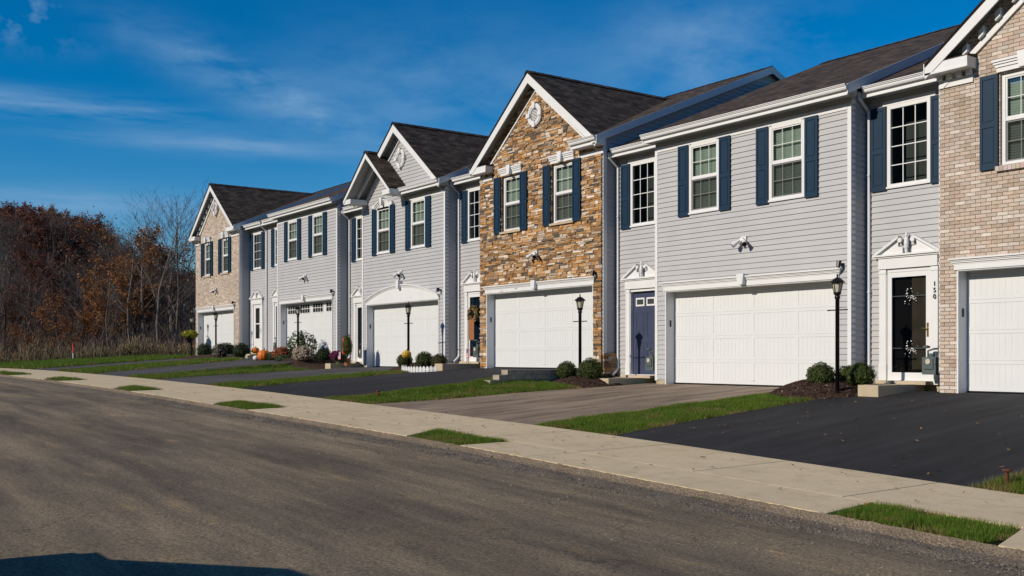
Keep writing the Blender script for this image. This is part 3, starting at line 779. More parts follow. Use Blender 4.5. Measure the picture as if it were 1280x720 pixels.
def roof_prism(mb, x0, x1, ye, yr, yb, z, sl=SL, th=.10):
    zr = z+sl*(yr-ye)
    def q(P, U): mb.face(P, 0, None, U)
    L = math.hypot(yr-ye, zr-z)
    q([(x0, ye, z), (x1, ye, z), (x1, yr, zr), (x0, yr, zr)], [(x0, 0), (x1, 0), (x1, L), (x0, L)])
    q([(x1, yb, z), (x0, yb, z), (x0, yr, zr), (x1, yr, zr)], [(x1, 0), (x0, 0), (x0, L), (x1, L)])
    q([(x0, ye, z-th), (x0, yr, zr-th), (x1, yr, zr-th), (x1, ye, z-th)], [(0, 0)]*4)
    q([(x0, yb, z-th), (x1, yb, z-th), (x1, yr, zr-th), (x0, yr, zr-th)], [(0, 0)]*4)
    q([(x0, ye, z-th), (x1, ye, z-th), (x1, ye, z), (x0, ye, z)], [(0, 0)]*4)
    for x in (x0, x1):
        q([(x, ye, z-th), (x, ye, z), (x, yr, zr), (x, yr, zr-th)], [(0, 0)]*4); q([(x, yb, z-th), (x, yb, z), (x, yr, zr), (x, yr, zr-th)], [(0, 0)]*4)
    # ridge cap
    for i in range(int((x1-x0)/.3)+1):
        a = x0+i*.3; b = min(x1, a+.31)
        if b-a < .03: continue
        q([(a, yr-.16, zr-.055), (b, yr-.16, zr-.045), (b, yr, zr+.028), (a, yr, zr+.02)], [(a, 0), (b, 0), (b, .13), (a, .13)])
        q([(a, yr, zr+.02), (b, yr, zr+.028), (b, yr+.16, zr-.045), (a, yr+.16, zr-.055)], [(a, 0), (b, 0), (b, .13), (a, .13)])
def gable_roof(par, xl, xr_, ze, za, yf, yb, fascia=.21, wally=0., dent=False, valley=-.05):
    xc = (xl+xr_)/2; mb = MB(); L = math.hypot(xc-xl, za-ze); th = .05
    for s, xe in ((-1, xl), (1, xr_)):
        P = [(xe, yf-.02, ze), (xc, yf-.02, za), (xc, yb, za), (xe, valley, ze)]
        U = [(yf, 0), (yf, L), (yb, L), (valley, 0)]
        if s == 1: P.reverse(); U.reverse()
        mb.face(P, 0, None, U)
        Q = [(p[0], p[1], p[2]-th) for p in P]; mb.face(list(reversed(Q)), 0, None, [(0, 0)]*4)
        mb.face([(xe, yf-.02, ze-th), (xc, yf-.02, za-th), (xc, yf-.02, za), (xe, yf-.02, ze)], 0, None, [(0, 0)]*4)
    n = int((yb-yf)/.3)
    for i in range(n):
        a = yf-.03+i*.3; b = a+.31
        for s in (-1, 1): mb.face([(xc, a, za+.02), (xc, b, za+.03), (xc+s*.12, b, za-.06), (xc+s*.12, a, za-.07)], 0, None, [(a, 0), (b, 0), (b, .13), (a, .13)])
    r = mb.build('gable_roof', M['roof'], par)
    t = th+.004
    mb = MB()
    mb.prism([(xl, ze-t), (xc, za-t), (xc, za-t-fascia-.06), (xl, ze-t-fascia)], yf, yf+.025)
    mb.prism([(xc, za-t), (xr_, ze-t), (xr_, ze-t-fascia), (xc, za-t-fascia-.06)], yf, yf+.025)
    mb.build('rake_board', M['white'], r)
    mb = MB(); m_ = 16; d = t+.10
    for i in range(m_):
        for s, xe in ((-1, xl), (1, xr_)):
            a, b = i/m_, (i+.93)/m_
            P = lambda f, y: (xe+(xc-xe)*f, y, ze+(za-ze)*f-d)
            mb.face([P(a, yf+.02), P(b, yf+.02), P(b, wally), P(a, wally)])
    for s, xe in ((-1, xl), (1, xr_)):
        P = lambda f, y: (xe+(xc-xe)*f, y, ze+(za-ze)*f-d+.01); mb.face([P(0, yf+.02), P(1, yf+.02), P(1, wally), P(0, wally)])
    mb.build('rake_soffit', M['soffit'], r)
    # frieze following the rake on the wall
    mb = MB(); w = .055 if not dent else .10; sl = (za-ze)/(xc-xl)
    for s, xe in ((-1, xl), (1, xr_)):
        def zz(x): return za-abs(x-xc)*sl-d
        x0_, x1_ = sorted((xe-s*.20, xc))
        o_ = .30; mb.prism([(x0_, zz(x0_)-o_), (x1_, zz(x1_)-o_), (x1_, zz(x1_)-o_-w*1.2), (x0_, zz(x0_)-o_-w*1.2)], wally-.055, wally)
        if dent:
            k = 9
            for i in range(k):
                xm = x0_+(x1_-x0_)*(i+.5)/k
                mb.prism([(xm-.045, zz(xm-.045)-.14), (xm+.045, zz(xm+.045)-.14), (xm+.045, zz(xm+.045)-.28), (xm-.045, zz(xm-.045)-.28)], wally-.13, wally-.0)
    mb.build('rake_frieze', M['white'], r)
    return r
def cornice_return(par, x0, x1, dent, gut=False):
    mb = MB(); z = 5.88
    if gut: gutter(par, x0, x1)
    mb.box(x0, x1, -.305, 0, z-.20, z-.01 if not gut else z-.02); mb.box(x0-.01, x1+.01, -.32, -.30, z-.20, z-.165)
    if not gut:
        rb = MB(); rb.prism([(-.303, z-.009), (0, z-.009), (0, z+.06), (-.303, z+.012)], x0+.01, x1+.012, 'x'); rb.build('return_cap', M['mortar_dark'], par)
    a, b = max(x0, 0.), x1-.05
    if dent:
        n = 4
        for i in range(n):
            xm = a+.05+(b-a-.1)*i/(n-1); mb.box(xm-.045, xm+.045, -.12, -.04, z-.29, z-.20)
    mb.box(a, b, -.042, 0, z-.42 if dent else z-.40, z-.285 if dent else z-.29)
    mb.build('cornice_return', M['white'], par)
def downspout(par, x, y, ztop, zbot, fromx=None, fromy=None, mat='white'):
    mb = MB(); pts = []
    if fromx is not None: pts += [(fromx, fromy, ztop+.02), (fromx, fromy, ztop-.10), (x, y, ztop-.34)]
    else: pts += [(x, y, ztop)]
    pts += [(x, y, zbot+.30), (x, y-.02, zbot+.22), (x, y-.18, zbot+.08)]
    mb.tube(pts, .036, 6); 
    for z in (4.2, 1.9): mb.box(x-.045, x+.045, y-.042, y+.03, z, z+.025)
    return mb.build('downspout', M['white'], par)

# ------------------------------------------------------------------ the townhouses
def townhouse(label, X0, W, e, fz, face, gable, door, mirror=False, arch=False, gwin=False, lastright=False, lastleft=False, seed=1, dspout=True):
    R = empty('townhouse', (X0, 0, fz), label, 'townhouse', 'townhouses in the row')
    ex = (lambda x: x) if not mirror else (lambda x: W-x)
    def er(a, b): a, b = ex(a), ex(b); return (min(a, b), max(a, b))
    ew = er(-e, 0)
    zt = 5.86; dent = face == 'brick'; masonryface = face in ('brick', 'stone')
    wins = [(1.12, 2.05), (3.46, 4.39)] if not mirror else [(1.20, 2.13), (3.58, 4.51)]
    gx0, gx1, gz = .34, min(5.20, W-.30), 2.19
    holes = [(a+.01, b-.01, 3.93, 5.49) for a, b in wins] + [(gx0, gx1, -.3, gz)]
    gw, ga = W/2+.10, 8.14
    slope = (ga-5.86)/(gw)
    def xr_gable(z):
        if z <= 5.70: return (0, W)
        h = (ga-.12-z)/slope
        return (max(0, W/2-h), min(W, W/2+h)) if h > 0 else (W/2, W/2)
    zt_wall = 5.86 if gable != 'big' and gable != 'double' else ga-.15
    # --- front wall
    if masonryface:
        b = MB(); flat_wall(b, .0, W, -.35, 5.75, .012, holes)
        if gable:
            hw = (ga-.15-5.75)/slope; b.face([(W/2-hw, .012, 5.75), (W/2+hw, .012, 5.75), (W/2, .012, ga-.15)])
        w_ = b.build('front_wall', M['mortar'] if face == 'brick' else M['mortar_dark'], R)
        s = MB(); masonry(s, xr_gable, -.08, zt_wall, holes, face, 0., seed)
        # quoin thickness on both sides
        s.build('brick_facing' if face == 'brick' else 'stone_facing', M[face], w_)
    else:
        s = MB(); siding_wall(s, lambda a, d, z: (a, -d, z), xr_gable if gable == 'double' else (lambda z: (0, W)), .09, zt_wall, holes)
        for H in holes:
            a, b_, c, d_ = H; dp = .25
            s.face([(a, 0, c), (a, 0, d_), (a, dp, d_), (a, dp, c)]); s.face([(b_, 0, c), (b_, dp, c), (b_, dp, d_), (b_, 0, d_)]); s.face([(a, 0, d_), (b_, 0, d_), (b_, dp, d_), (a, dp, d_)])
        s.build('front_wall', M['siding'], R)
        f = MB()
        for a, b_ in ((0.01, gx0), (gx1, W-.01)): f.box(a, b_, .004, .2, -.4, .10)
        f.build('foundation', M['foundation'], R)
        c = MB()
        c.box(-.012, .075, -.022, 0, .08, 5.6); c.box(W-.075, W+.012, -.022, 0, .08, 5.6)
        c.box(-.012, 0, 0, .09, .08, 5.7); c.box(W, W+.012, 0, .11, .08, 5.7)
        c.build('corner_board', M['white'], R)
        fr = MB(); fr.box(.075 if gable != 'double' else 3.3, W-.075, -.028, 0, 5.485, 5.60); fr.build('frieze_board', M['white'], R)
    # side returns
    s = MB()
    siding_wall(s, lambda a, d, z: (-d, a, z), lambda z: (max(0.0, (z-5.93)/SL), .5), -.1, 6.12)
    siding_wall(s, lambda a, d, z: (W+d, a, z), lambda z: (max(0.0, (z-5.93)/SL), .5), -.1, 6.12)
    # party gable above the neighbours
    zr = 5.84+SL*(6.3+.30)
    def pr(z):
        if z < 5.9: return (.0, 12.6)
        h = (zr-z)/SL; return (6.3-h, 6.3+h)
    zb = -.3 if lastright else 5.2
    siding_wall(s, lambda a, d, z: (W+d*.9-.004, a, z), lambda z: (max(.5, pr(z)[0]), max(.5, pr(z)[1])), zb, zr-.05, h=.1155)
    zb = -.3 if lastleft else 5.2
    siding_wall(s, lambda a, d, z: (-d*.9+.004, a, z), lambda z: (max(.5, pr(z)[0]), max(.5, pr(z)[1])), zb, zr-.05, h=.1155)
    xa, xb = min(0, ew[0]), max(W, ew[1])
    s.face([(xb, 12.6, -.5), (xa, 12.6, -.5), (xa, 12.6, 5.8), (xb, 12.6, 5.8)])
    s.build('side_wall', M['siding'], R)
    if masonryface:
        c = MB(); c.box(W-.004, W+.03, .012, .13, .35, 5.7); c.box(-.03, .004, .012, .13, .35, 5.7); c.build('corner_board', M['white'], R)
        c = MB(); c.box(W-.02, W+.035, .005, .5, -.4, .36); c.build('foundation', M['mortar_dark' if face == 'stone' else 'foundation'], R)
        if face == 'stone':
            c = MB(); masonry2(c, W, seed); c.build('stone_quoin', M['stone'], R)
    # --- windows, shutters
    for a, b_ in wins:
        window(R, a, b_, 3.92, 5.50, 0, 'hung', .07 if masonryface else 0)
        yy = -.012 if face == 'brick' else (-.035 if face == 'stone' else -.012)
        shutter(R, a-.335, a-.012, 3.87, 5.50, yy); shutter(R, b_+.012, b_+.335, 3.87, 5.50, yy)
        if masonryface:
            crown_lintel(R, (a+b_)/2, 5.515, -.02)
            si = MB()
            if face == 'brick':
                rnd = random.Random(seed+5)
                for i in range(14): x = a-.05+i*(b_-a+.1)/14; si.box(x, x+.068, -.07, .05, 3.82, 3.905, 0, tuple(v*rnd.uniform(.9, 1.1) for v in rnd.choice(BRICK)))
                si.build('window_sill', M['brick'], R)
            else: si.box(a-.04, b_+.04, -.085, .06, 3.85, 3.905); si.build('window_sill', M['stoop'], R)
    if arch:  # small arched crown over the left window
        a, b_ = wins[0]; xc = (a+b_)/2; mb = MB(); n = 14
        zt_ = lambda x, r: 5.36+math.sqrt(max(0, r*r-(x-xc)**2))
        for (r0, r1, d) in ((.50, .58, .05), (.58, .64, .08), (.64, .69, .11)):
            for i in range(n):
                t0, t1 = radians(28+124*i/n), radians(28+124*(i+1)/n)
                P = lambda r, t: (xc+r*cos(t)*1.0, 5.26+r*sin(t)*.72)
                mb.prism([P(r0, t0), P(r1, t0), P(r1, t1), P(r0, t1)], -d, 0)
        mb.prism([(xc-.46, 5.49)]+[(xc+.5*cos(radians(28+124*i/n)), 5.26+.5*sin(radians(28+124*i/n))*.72) for i in reversed(range(n+1))]+[(xc+.46, 5.49)], -.03, 0)
        for s_ in (-1, 1): mb.box(xc+s_*.60-.10, xc+s_*.60+.10, -.10, 0, 5.50, 5.62)
        mb.prism([(xc-.05, 5.55), (xc+.05, 5.55), (xc+.075, 5.82), (xc-.075, 5.82)], -.15, 0)
        mb.build('arched_lintel', M['white'], R)
    # --- garage
    garage_door(R, gx0+.03, gx1-.03, gz, gwin); garage_header(R, gx0-.04, gx1+.04, gz-.01, arch)
    j = MB(); j.box(gx0, gx0+.03, -.03, .27, -.02, gz-.002); j.box(gx1-.03, gx1, -.03, .27, -.02, gz-.002); j.box(gx0+.03, gx1-.03, -.03, .27, gz-.03, gz-.002); j.build('garage_jamb', M['white'], R)
    sensor(R, gx1+.10, gz+.24, 0); floodlight(R, W/2+.03, 3.12, -.03 if masonryface else -.01)
    jb = MB(); jb.box(gx0+.03, gx0+.05, .10, .13, 1.35, 1.50); jb.build('keypad', M['black'], R)
    # --- entry bay
    ye = .5; dx = er(-1.405, -.495); wx = er(-1.42, -.49); xc = ex(-.955)
    eh = [(wx[0]+.01, wx[1]-.01, 3.93, 5.49), (xc-.46, xc+.46, .10, 2.30)]
    s = MB(); siding_wall(s, lambda a, d, z: (a, ye-d, z), lambda z: ew, .10, 5.80, eh); s.build('entry_wall', M['siding'], R)
    b = MB(); b.box(ew[0]+.004, ew[1]-.004, ye+.006, ye+.2, -.3, .11); b.build('foundation', M['foundation'], R)
    fr = MB(); fr.box(wx[0]-.10 if not mirror else wx[0]-.10, wx[1]+.10, ye-.030, ye, 5.505, 5.60); fr.build('frieze_board', M['white'], R)
    window(R, wx[0], wx[1], 3.92, 5.505, ye, 'fixed')
    for a, b_ in ((-1.765, -1.432), (-.478, -.145)):
        p, q = er(a, b_); shutter(R, p, q, 3.87, 5.50, ye-.012)
    entry_door(R, xc, ye, door); pediment(R, xc, 2.60, ye-.03)
    # stoop and step
    st = MB(); p, q = er(-1.88, -.62); st.box(p, q, -.10, ye-.004, -.35, .125); p, q = er(-1.05, -.62); st.box(p, q, -.95, -.10, -.40, .1245, skip='k'); p, q = er(-1.50, -.42); st.box(p, q, .20, ye-.002, .12, .185); st.build('stoop', M['stoop'], R)
    # --- roof
    mb = MB(); rx0, rx1 = (0, W+.14) if not mirror else (-.14, W)
    if lastright: rx1 = W+.3
    rr0 = rx0 if not mirror else -.14
    big = gable in ('big', 'double')
    z_e = 5.90
    if big:
        yst = .05; roof_prism(mb, -.05 if not mirror else -.25, W+.14, yst, 6.3, 12.9, z_e+SL*(yst+.32), SL)
    else: roof_prism(mb, -.10, W+.14, -.32, 6.3, 12.9, z_e, SL)
    rf = mb.build('roof', M['roof'], R)
    # entry roof, one step lower
    mb = MB(); q0, q1 = (ew[0]-.0, ew[1]) if not mirror else (ew[0], ew[1])
    roof_prism(mb, q0, q1, .18, 6.3, 12.9, z_e-.005, SL); mb.build('entry_roof', M['roof'], R)
    # rake boards where the roof steps down at the right (and its soffit)
    for s_, x in ((1, W+.14), (-1, -.10)):
        mb = MB(); ys, zs_ = -.33, 5.89
        zr_ = zs_+SL*(6.3-ys); a, b_ = sorted((x, x+s_*.022))
        mb.prism([(ys, zs_), (6.3, zr_), (12.9, zs_), (12.9, zs_-.19), (6.3, zr_-.20), (ys, zs_-.19)], a, b_, 'x')
        mb.build('rake_board', M['white'], R)
    sf = MB(); n = 60
    for i in range(n):
        y0 = -.30+6.6*i/n; y1 = y0+6.6/n*.92; P = lambda x, y: (x, y, 5.90+SL*(y+.32)-.19)
        sf.face([P(W, y0), P(W+.14, y0), P(W+.14, y1), P(W, y1)])
    sf.box(W+.0, W+.135, -.30, .0, 5.70, 5.85)
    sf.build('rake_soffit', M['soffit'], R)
    # --- eaves and gables
    eave(R, ew[0]+.005, ew[1]-(.0), ye)
    gutter(R, *( (ew[0]+.16, ew[1]-.004) if not mirror else (ew[0]+.15, ew[1]-.002)), y=ye-.30)
    if gable is None:
        eave(R, -.10, W+.14, 0); gutter(R, -.12, W+.16)
    elif gable == 'big':
        gable_roof(R, W/2-gw, W/2+gw, 5.88, ga, -.32, 5.15, dent=dent)
        cornice_return(R, -.10, .70, dent); cornice_return(R, W-.90, W+.14, dent, gut=(face == 'stone'))
        gable_vent(R, W/2, 6.98, -.03)
    else:
        gable_roof(R, W/2-gw, W/2+gw, 5.88, ga, -.32, 5.15, wally=0)
        eave(R, 2.75, W+.14, 0); gutter(R, 3.05, W+.10)
        mb = MB(); mb.box(2.75, W+.14, -.30, .0, 5.862, 5.875); mb.build('eave_cover', M['white'], R)
        gable_vent(R, W/2, 6.98, 0)
        xc2 = 1.585; gable_roof(R, xc2-1.67, xc2+1.67, 5.90, 7.33, -.72, .45, fascia=.13, wally=-.02)
        s2 = MB(); siding_wall(s2, lambda a, d, z: (a, -.012-d, z), lambda z: (xc2-max(0, (7.18-z)/.856), xc2+max(0, (7.18-z)/.856)), 5.70, 7.1); s2.build('small_gable_wall', M['siding'], R)
        mb = MB()
        for a, b_ in ((xc2-1.67, xc2-1.15), (xc2+1.15, xc2+1.67)):
            mb = MB(); mb.box(a, b_, -.70, .0, 5.70, 5.86); mb.build('cornice_return', M['white'], R)
    if dspout:
        # from the entry gutter, down the corner of the return
        x = ex(-e+.075) if not mirror else ex(-e+.10)
        downspout(R, x, ye-.05, 5.80, .10, x+(-.02), ye-.33)
    return R
def masonry2(mb, W, seed):
    rnd = random.Random(seed+9); z = -.1
    while z < .35:
        h = rnd.choice((.06, .08, .10)); y = .0
        while y < .5:
            w = rnd.uniform(.12, .3); c = rnd.choice(STONE); d = rnd.uniform(.01, .03)
            mb.box(W+.03, W+.05+d, y+.003, min(.5, y+w)-.003, z+.003, z+h-.003, 0, tuple(v*.8 for v in c)); y += w
        z += h

H = {}
H['A'] = townhouse('tan brick townhouse number 150 with a glass storm door, nearest in the row', -10.76, 5.60, 1.89, 0.0, 'brick', 'big', 'full', lastright=True, seed=3)
H['B'] = townhouse('grey siding townhouse with a plain eave and a solid blue front door', -18.14, 5.49, 1.95, 0.0, 'siding', None, 'blue', seed=4)
H['C'] = townhouse('townhouse faced with brown ledge stone under a gable with a round vent', -25.62, 5.52, 1.98, .31, 'stone', 'big', 'navy', seed=5)
H['D'] = townhouse('grey siding townhouse with two nested gables and an arched garage header', -33.15, 5.55, 2.0, .28, 'siding', 'double', 'full', arch=True, seed=6)
H['E'] = townhouse('grey siding townhouse whose garage door has a row of windows', -40.73, 5.58, 2.165, .63, 'siding', None, 'full', gwin=True, seed=7, dspout=False)
H['F'] = townhouse('pale brick gabled townhouse at the far end of the row beside the woods', -50.83, 5.79, 2.145, .63, 'brick', 'big', 'half', mirror=True, lastleft=True, seed=8)
# house number on the door casing
R = H['A']
def number_text(par, s, x, y, z, size):
    for i, ch in enumerate(s):
        cu = bpy.data.curves.new('house_number', 'FONT'); cu.body = ch; cu.size = size; cu.extrude = .004; cu.align_x = 'CENTER'
        o = bpy.data.objects.new('tmp', cu); COL.objects.link(o)
        dg = bpy.context.evaluated_depsgraph_get(); me = bpy.data.meshes.new_from_object(o.evaluated_get(dg)); bpy.data.objects.remove(o)
        n = bpy.data.objects.new('house_number', me); COL.objects.link(n); me.materials.clear(); me.materials.append(M['black'])
        n.parent = par; n.location = (x, y, z-i*size*.95); n.rotation_euler = (pi/2, 0, 0)
for zc in (1.78, .78):
    fb = MB(); rr = random.Random(5)
    for i in range(26):
        px_, pz_ = -.955+rr.gauss(0, .07), zc+rr.gauss(0, .07); q_ = rr.uniform(.006, .016)
        fb.face([(px_-q_, .49, pz_), (px_, .49, pz_-q_), (px_+q_, .49, pz_), (px_, .49, pz_+q_)])
    fb.build('door_flowers', M['white'], R)
    ln = MB(); ln.box(-1.32, -.58, .492, .498, zc+.02, zc+.03); ln.build('glass_bar', M['meter'], R)
number_text(R, '150', -.385, .5-.068, 1.96, .125)
# ------------------------------------------------------------------ lamp posts
def lamp_post():
    r = empty('lamp_post', (0, 0, 0), '', 'lamp post', 'black lamp posts along the front gardens')
    b = MB(); b.lathe([(.038, -.25), (.038, 1.60), (.05, 1.61), (.05, 1.66), (.03, 1.68)], n=14); b.build('post', M['black'], r, True)
    c = MB(); c.tube([(-.21, 0, 1.40), (.21, 0, 1.40)], .011, 8); c.lathe([(.02, -.012), (.02, .012)], (-.21, 0, 1.40), 8); c.lathe([(.02, -.012), (.02, .012)], (.21, 0, 1.40), 8); c.build('ladder_rest', M['black'], r)
    l = MB(); l.lathe([(.03, 1.66), (.07, 1.69), (.075, 1.72), (.06, 1.73)], n=6)
    for k in range(6):
        a = pi/6+k*pi/3; l.tube([(.062*cos(a), .062*sin(a), 1.72), (.098*cos(a), .098*sin(a), 1.90)], .007, 5)
    l.lathe([(.10, 1.895), (.135, 1.90), (.14, 1.912), (.10, 1.95), (.055, 1.985), (.02, 2.0), (.012, 2.02), (.02, 2.035), (.008, 2.06), (.001, 2.08)], n=12)
    ln = l.build('lantern', M['black'], r)
    g = MB(); 
    for k in range(6):
        a, c2 = pi/6+k*pi/3, pi/2+k*pi/3
        g.face([(.058*cos(a), .058*sin(a), 1.73), (.058*cos(c2), .058*sin(c2), 1.73), (.093*cos(c2), .093*sin(c2), 1.895), (.093*cos(a), .093*sin(a), 1.895)])
    g.build('lantern_glass', M['lampglass'], ln)
    u = MB(); u.lathe([(.012, 1.72), (.016, 1.76), (.028, 1.80), (.022, 1.84), (.006, 1.86)], n=10); u.build('bulb', M['bulb'], ln)
    return r
LP = lamp_post()
lamps = [(-12.07, -1.2, .10, 'black lamp post beside the round shrubs left of the brick house door'), (-19.58, -1.15, .10, 'black lamp post rising in front of the stone house garage door'),
         (-27.9, -1.15, .27, 'black lamp post above the little white picket edging'), (-36.1, -1.15, .52, 'black lamp post behind the orange and pale mums'),
         (-44.95, -1.1, .60, 'black lamp post before the far brick house garage'), (-49.95, -.5, .60, 'black lamp post with the hanging yellow flower basket, farthest of all')]
for i, (x, y, z, lb) in enumerate(lamps):
    o = LP if i == 0 else copy_tree(LP)
    o.location = (x, y, z); o['label'] = lb; o.rotation_euler.z = random.uniform(-.15, .15)
# ------------------------------------------------------------------ gas meters
def gas_meter():
    r = empty('gas_meter', (0, 0, 0), '', 'gas meter', 'gas meters beside the front doors')
    b = MB(); b.box(-.125, .125, -.09, .09, .22, .50); b.box(-.085, .085, -.11, -.09, .31, .47); b.box(-.12, .12, -.10, .10, .385, .40); b.lathe([(.05, .50), (.05, .54), (.035, .56)], n=12); b.build('meter_body', M['meter'], r)
    f = MB(); f.lathe([(.045, 0), (.045, .008)], n=16); f.v = [(a, -.115-c, .43+b_) for a, b_, c in f.v]; f.build('dial', M['lampglass'], r)
    p = MB(); p.tube([(-.07, 0, .50), (-.07, 0, .60), (.02, .02, .63), (.10, .10, .64), (.10, .20, .64)], .016, 8); p.tube([(.08, 0, .50), (.08, 0, .58), (.16, .05, .58), (.16, .10, -.2)], .016, 8)
    p.build('pipe', M['meter'], r)
    g = MB(); g.lathe([(.03, -.02), (.06, -.01), (.06, .015), (.02, .03)], (-.10, 0, .66), 12); g.build('regulator', M['meter'], r)
    return r
GMm = gas_meter()
for i, (x, z, lb) in enumerate([(-11.05, .06, 'grey gas meter by the glass storm door of the brick house'), (-18.48, .06, 'grey gas meter beside the solid blue front door'), (-26.05, .37, 'grey gas meter under the wreathed door by the stone house'),
                         (-33.5, .33, 'grey gas meter beside the door right of the purple mums'), (-41.3, .66, 'grey gas meter beside the dark door behind the pumpkins')]):
    o = GMm if i == 0 else copy_tree(GMm); o.location = (x, .20, z); o.scale = (1.1, 1.1, 1.15); o['label'] = lb
# ------------------------------------------------------------------ mulch mounds
def mound(name, label, cx, cy, rx, ry, h, zt=None, chips=1500):
    mb = MB(); n = 28; rr = 12; b = 0
    f = lambda r: h*(1-r*r)**1 if r < 1 else 0
    mb.v.append((cx, cy, G(cx, min(cy, 0))+h))
    for i in range(1, rr+1):
        for k in range(n):
            a = 2*pi*k/n; r = i/rr*(1+.10*pnoise((cos(a)*2, sin(a)*2, cx))); X = cx+rx*r*cos(a); Y = min(cy+ry*r*sin(a), .47)
            z = G(X, min(Y, 0))+h*max(0, 1-(i/rr)**2.2) - (.05 if i == rr else 0)+.02*pnoise((X*6, Y*6, 0)); mb.v.append((X, Y, z))
    for k in range(n): mb.f.append((0, 1+k, 1+(k+1) % n)); mb.mi.append(0); mb.col.append(None)
    for i in range(rr-1):
        for k in range(n):
            a = 1+i*n+k; c = 1+i*n+(k+1) % n; mb.f.append((a, a+n, c+n, c)); mb.mi.append(0); mb.col.append(None)
    o = mb.build(name, M['mulch'], smooth=True); tag(o, label, 'mulch bed', None, 'stuff')
    ch = MB()
    for _ in range(chips):
        a = random.uniform(0, 6.28); r = math.sqrt(random.random())*1.03; X = cx+rx*r*cos(a); Y = min(cy+ry*r*sin(a), .45)
        z = G(X, min(Y, 0))+h*max(0, 1-r**2.2)+.006; s = random.uniform(.012, .035); k = random.uniform(.4, 1.6)
        d = random.uniform(0, 6.28); ux, uy = cos(d)*s, sin(d)*s; wv = .3
        c = (.075*k, .042*k, .030*k) if random.random() > .04 else (.35, .28, .18)
        ch.face([(X-ux, Y-uy, z), (X+uy*wv, Y-ux*wv, z+random.uniform(.004, .018)), (X+ux, Y+uy, z+random.uniform(0, .012)), (X-uy*wv, Y+ux*wv, z)], 0, c)
    c = ch.build('mulch_chips', M['chip'], o)
    return o
mound('mulch_bed', 'mulch mound around the lamp post nearest the brick house', -12.75, -.85, .95, 1.0, .28, chips=2600)
mound('mulch_bed', 'mulch mound with two round shrubs before the retaining wall', -19.55, -.85, .85, 1.0, .20, chips=2200)
mound('mulch_bed', 'mulch mound behind the white picket edging', -28.0, -.55, 1.5, .9, .22, chips=900)
mound('mulch_bed', 'mulch bed under the orange and pale mums', -36.2, -.8, 2.0, 1.0, .16, chips=700)
mound('mulch_bed', 'mulch bed below the dark shrubs of the far brick house', -46.6, -.7, 3.9, .95, .16, chips=500)
# ------------------------------------------------------------------ shrubs
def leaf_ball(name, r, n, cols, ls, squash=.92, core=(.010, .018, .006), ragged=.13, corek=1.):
    mb = MB(); rnd = random.Random(sum(map(ord, name)))
    lm = MB()
    for i in range(n):
        zc = rnd.uniform(-.75, 1); a = rnd.uniform(0, 6.283); q = math.sqrt(1-zc*zc) if abs(zc) < 1 else 0
        dv = Vector((q*cos(a), q*sin(a), zc)); rr = r*(1+ragged*pnoise(dv*3+Vector((r*9, 0, 0)))*2)*rnd.uniform(.82, 1.03)
        p = dv*rr; p.z *= squash
        nrm = (dv+Vector((rnd.uniform(-.7, .7), rnd.uniform(-.7, .7), rnd.uniform(-.4, .8)))).normalized()
        u = nrm.cross(Vector((0, 0, 1))).normalized()*ls*rnd.uniform(.6, 1.2); w = nrm.cross(u).normalized()*ls*rnd.uniform(.8, 1.5)
        c = rnd.choice(cols); k = rnd.uniform(.6, 1.4)
        lm.face([tuple(p-u), tuple(p-w), tuple(p+u), tuple(p+w)], 0, tuple(x*k for x in c))
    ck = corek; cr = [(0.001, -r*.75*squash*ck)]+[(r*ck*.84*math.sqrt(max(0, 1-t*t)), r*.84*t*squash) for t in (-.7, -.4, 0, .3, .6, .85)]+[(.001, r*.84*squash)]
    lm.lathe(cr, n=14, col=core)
    return lm
GREENS = [(.050, .075, .016), (.070, .095, .022), (.035, .055, .014), (.095, .115, .030)]
def shrub(label, x, y, z, r, n=2600, cols=GREENS, ls=.014, name='round_shrub', cat='shrub', group='clipped round shrubs', squash=.92, mesh=None, corek=1.):
    root = empty(name, (x, y, z), label, cat, group)
    if mesh is None:
        l = leaf_ball(name+label, r, n, cols, ls, squash, corek=corek); o = l.build('foliage', M['leaf'], root, loc=(0, 0, r*.78*squash)); 
    s = MB()
    for k in range(5): a = k*1.3; s.tube([(.02*cos(a), .02*sin(a), -.08), (r*.4*cos(a), r*.4*sin(a), r*.7)], [.012, .006], 5, col=(.08, .06, .04))
    s.build('stem', M['bark'], root)
    return root
shrub('round clipped shrub left of the lamp post by the brick house', -12.6, -1.0, .10, .26, 4200, ls=.012)
shrub('small round shrub tucked right behind the lamp post by the brick house', -12.55, -.25, .12, .21, 3000, ls=.012)
shrub('round clipped shrub right of the lamp post by the brick house', -12.02, -.58, .10, .26, 4200, ls=.012)
shrub('smaller round shrub left of the lamp post before the stone house', -20.05, -1.2, .12, .25, 3000, ls=.013)
shrub('larger round shrub right of the lamp post before the stone house', -19.36, -1.0, .10, .31, 3800, ls=.013)
shrub('round shrub left of the pumpkin face above the picket edging', -28.4, -1.0, .34, .25, 1800, ls=.016)
shrub('round shrub right of the pumpkin face above the picket edging', -27.36, -.9, .34, .28, 1800, ls=.016)
shrub('brownish small shrub at the right end of the picket edging', -26.85, -.7, .32, .25, 1500, [(.09, .07, .03), (.05, .06, .02), (.12, .08, .04)], .016)
shrub('low dark shrub between the pale mums and the purple mums', -34.75, -.75, .50, .28, 1600, [(.02, .035, .012), (.03, .05, .015)], .018)
shrub('low dark shrub behind the stoop left of the purple mums', -34.0, -.45, .45, .22, 1000, [(.02, .035, .012), (.03, .05, .015)], .018)
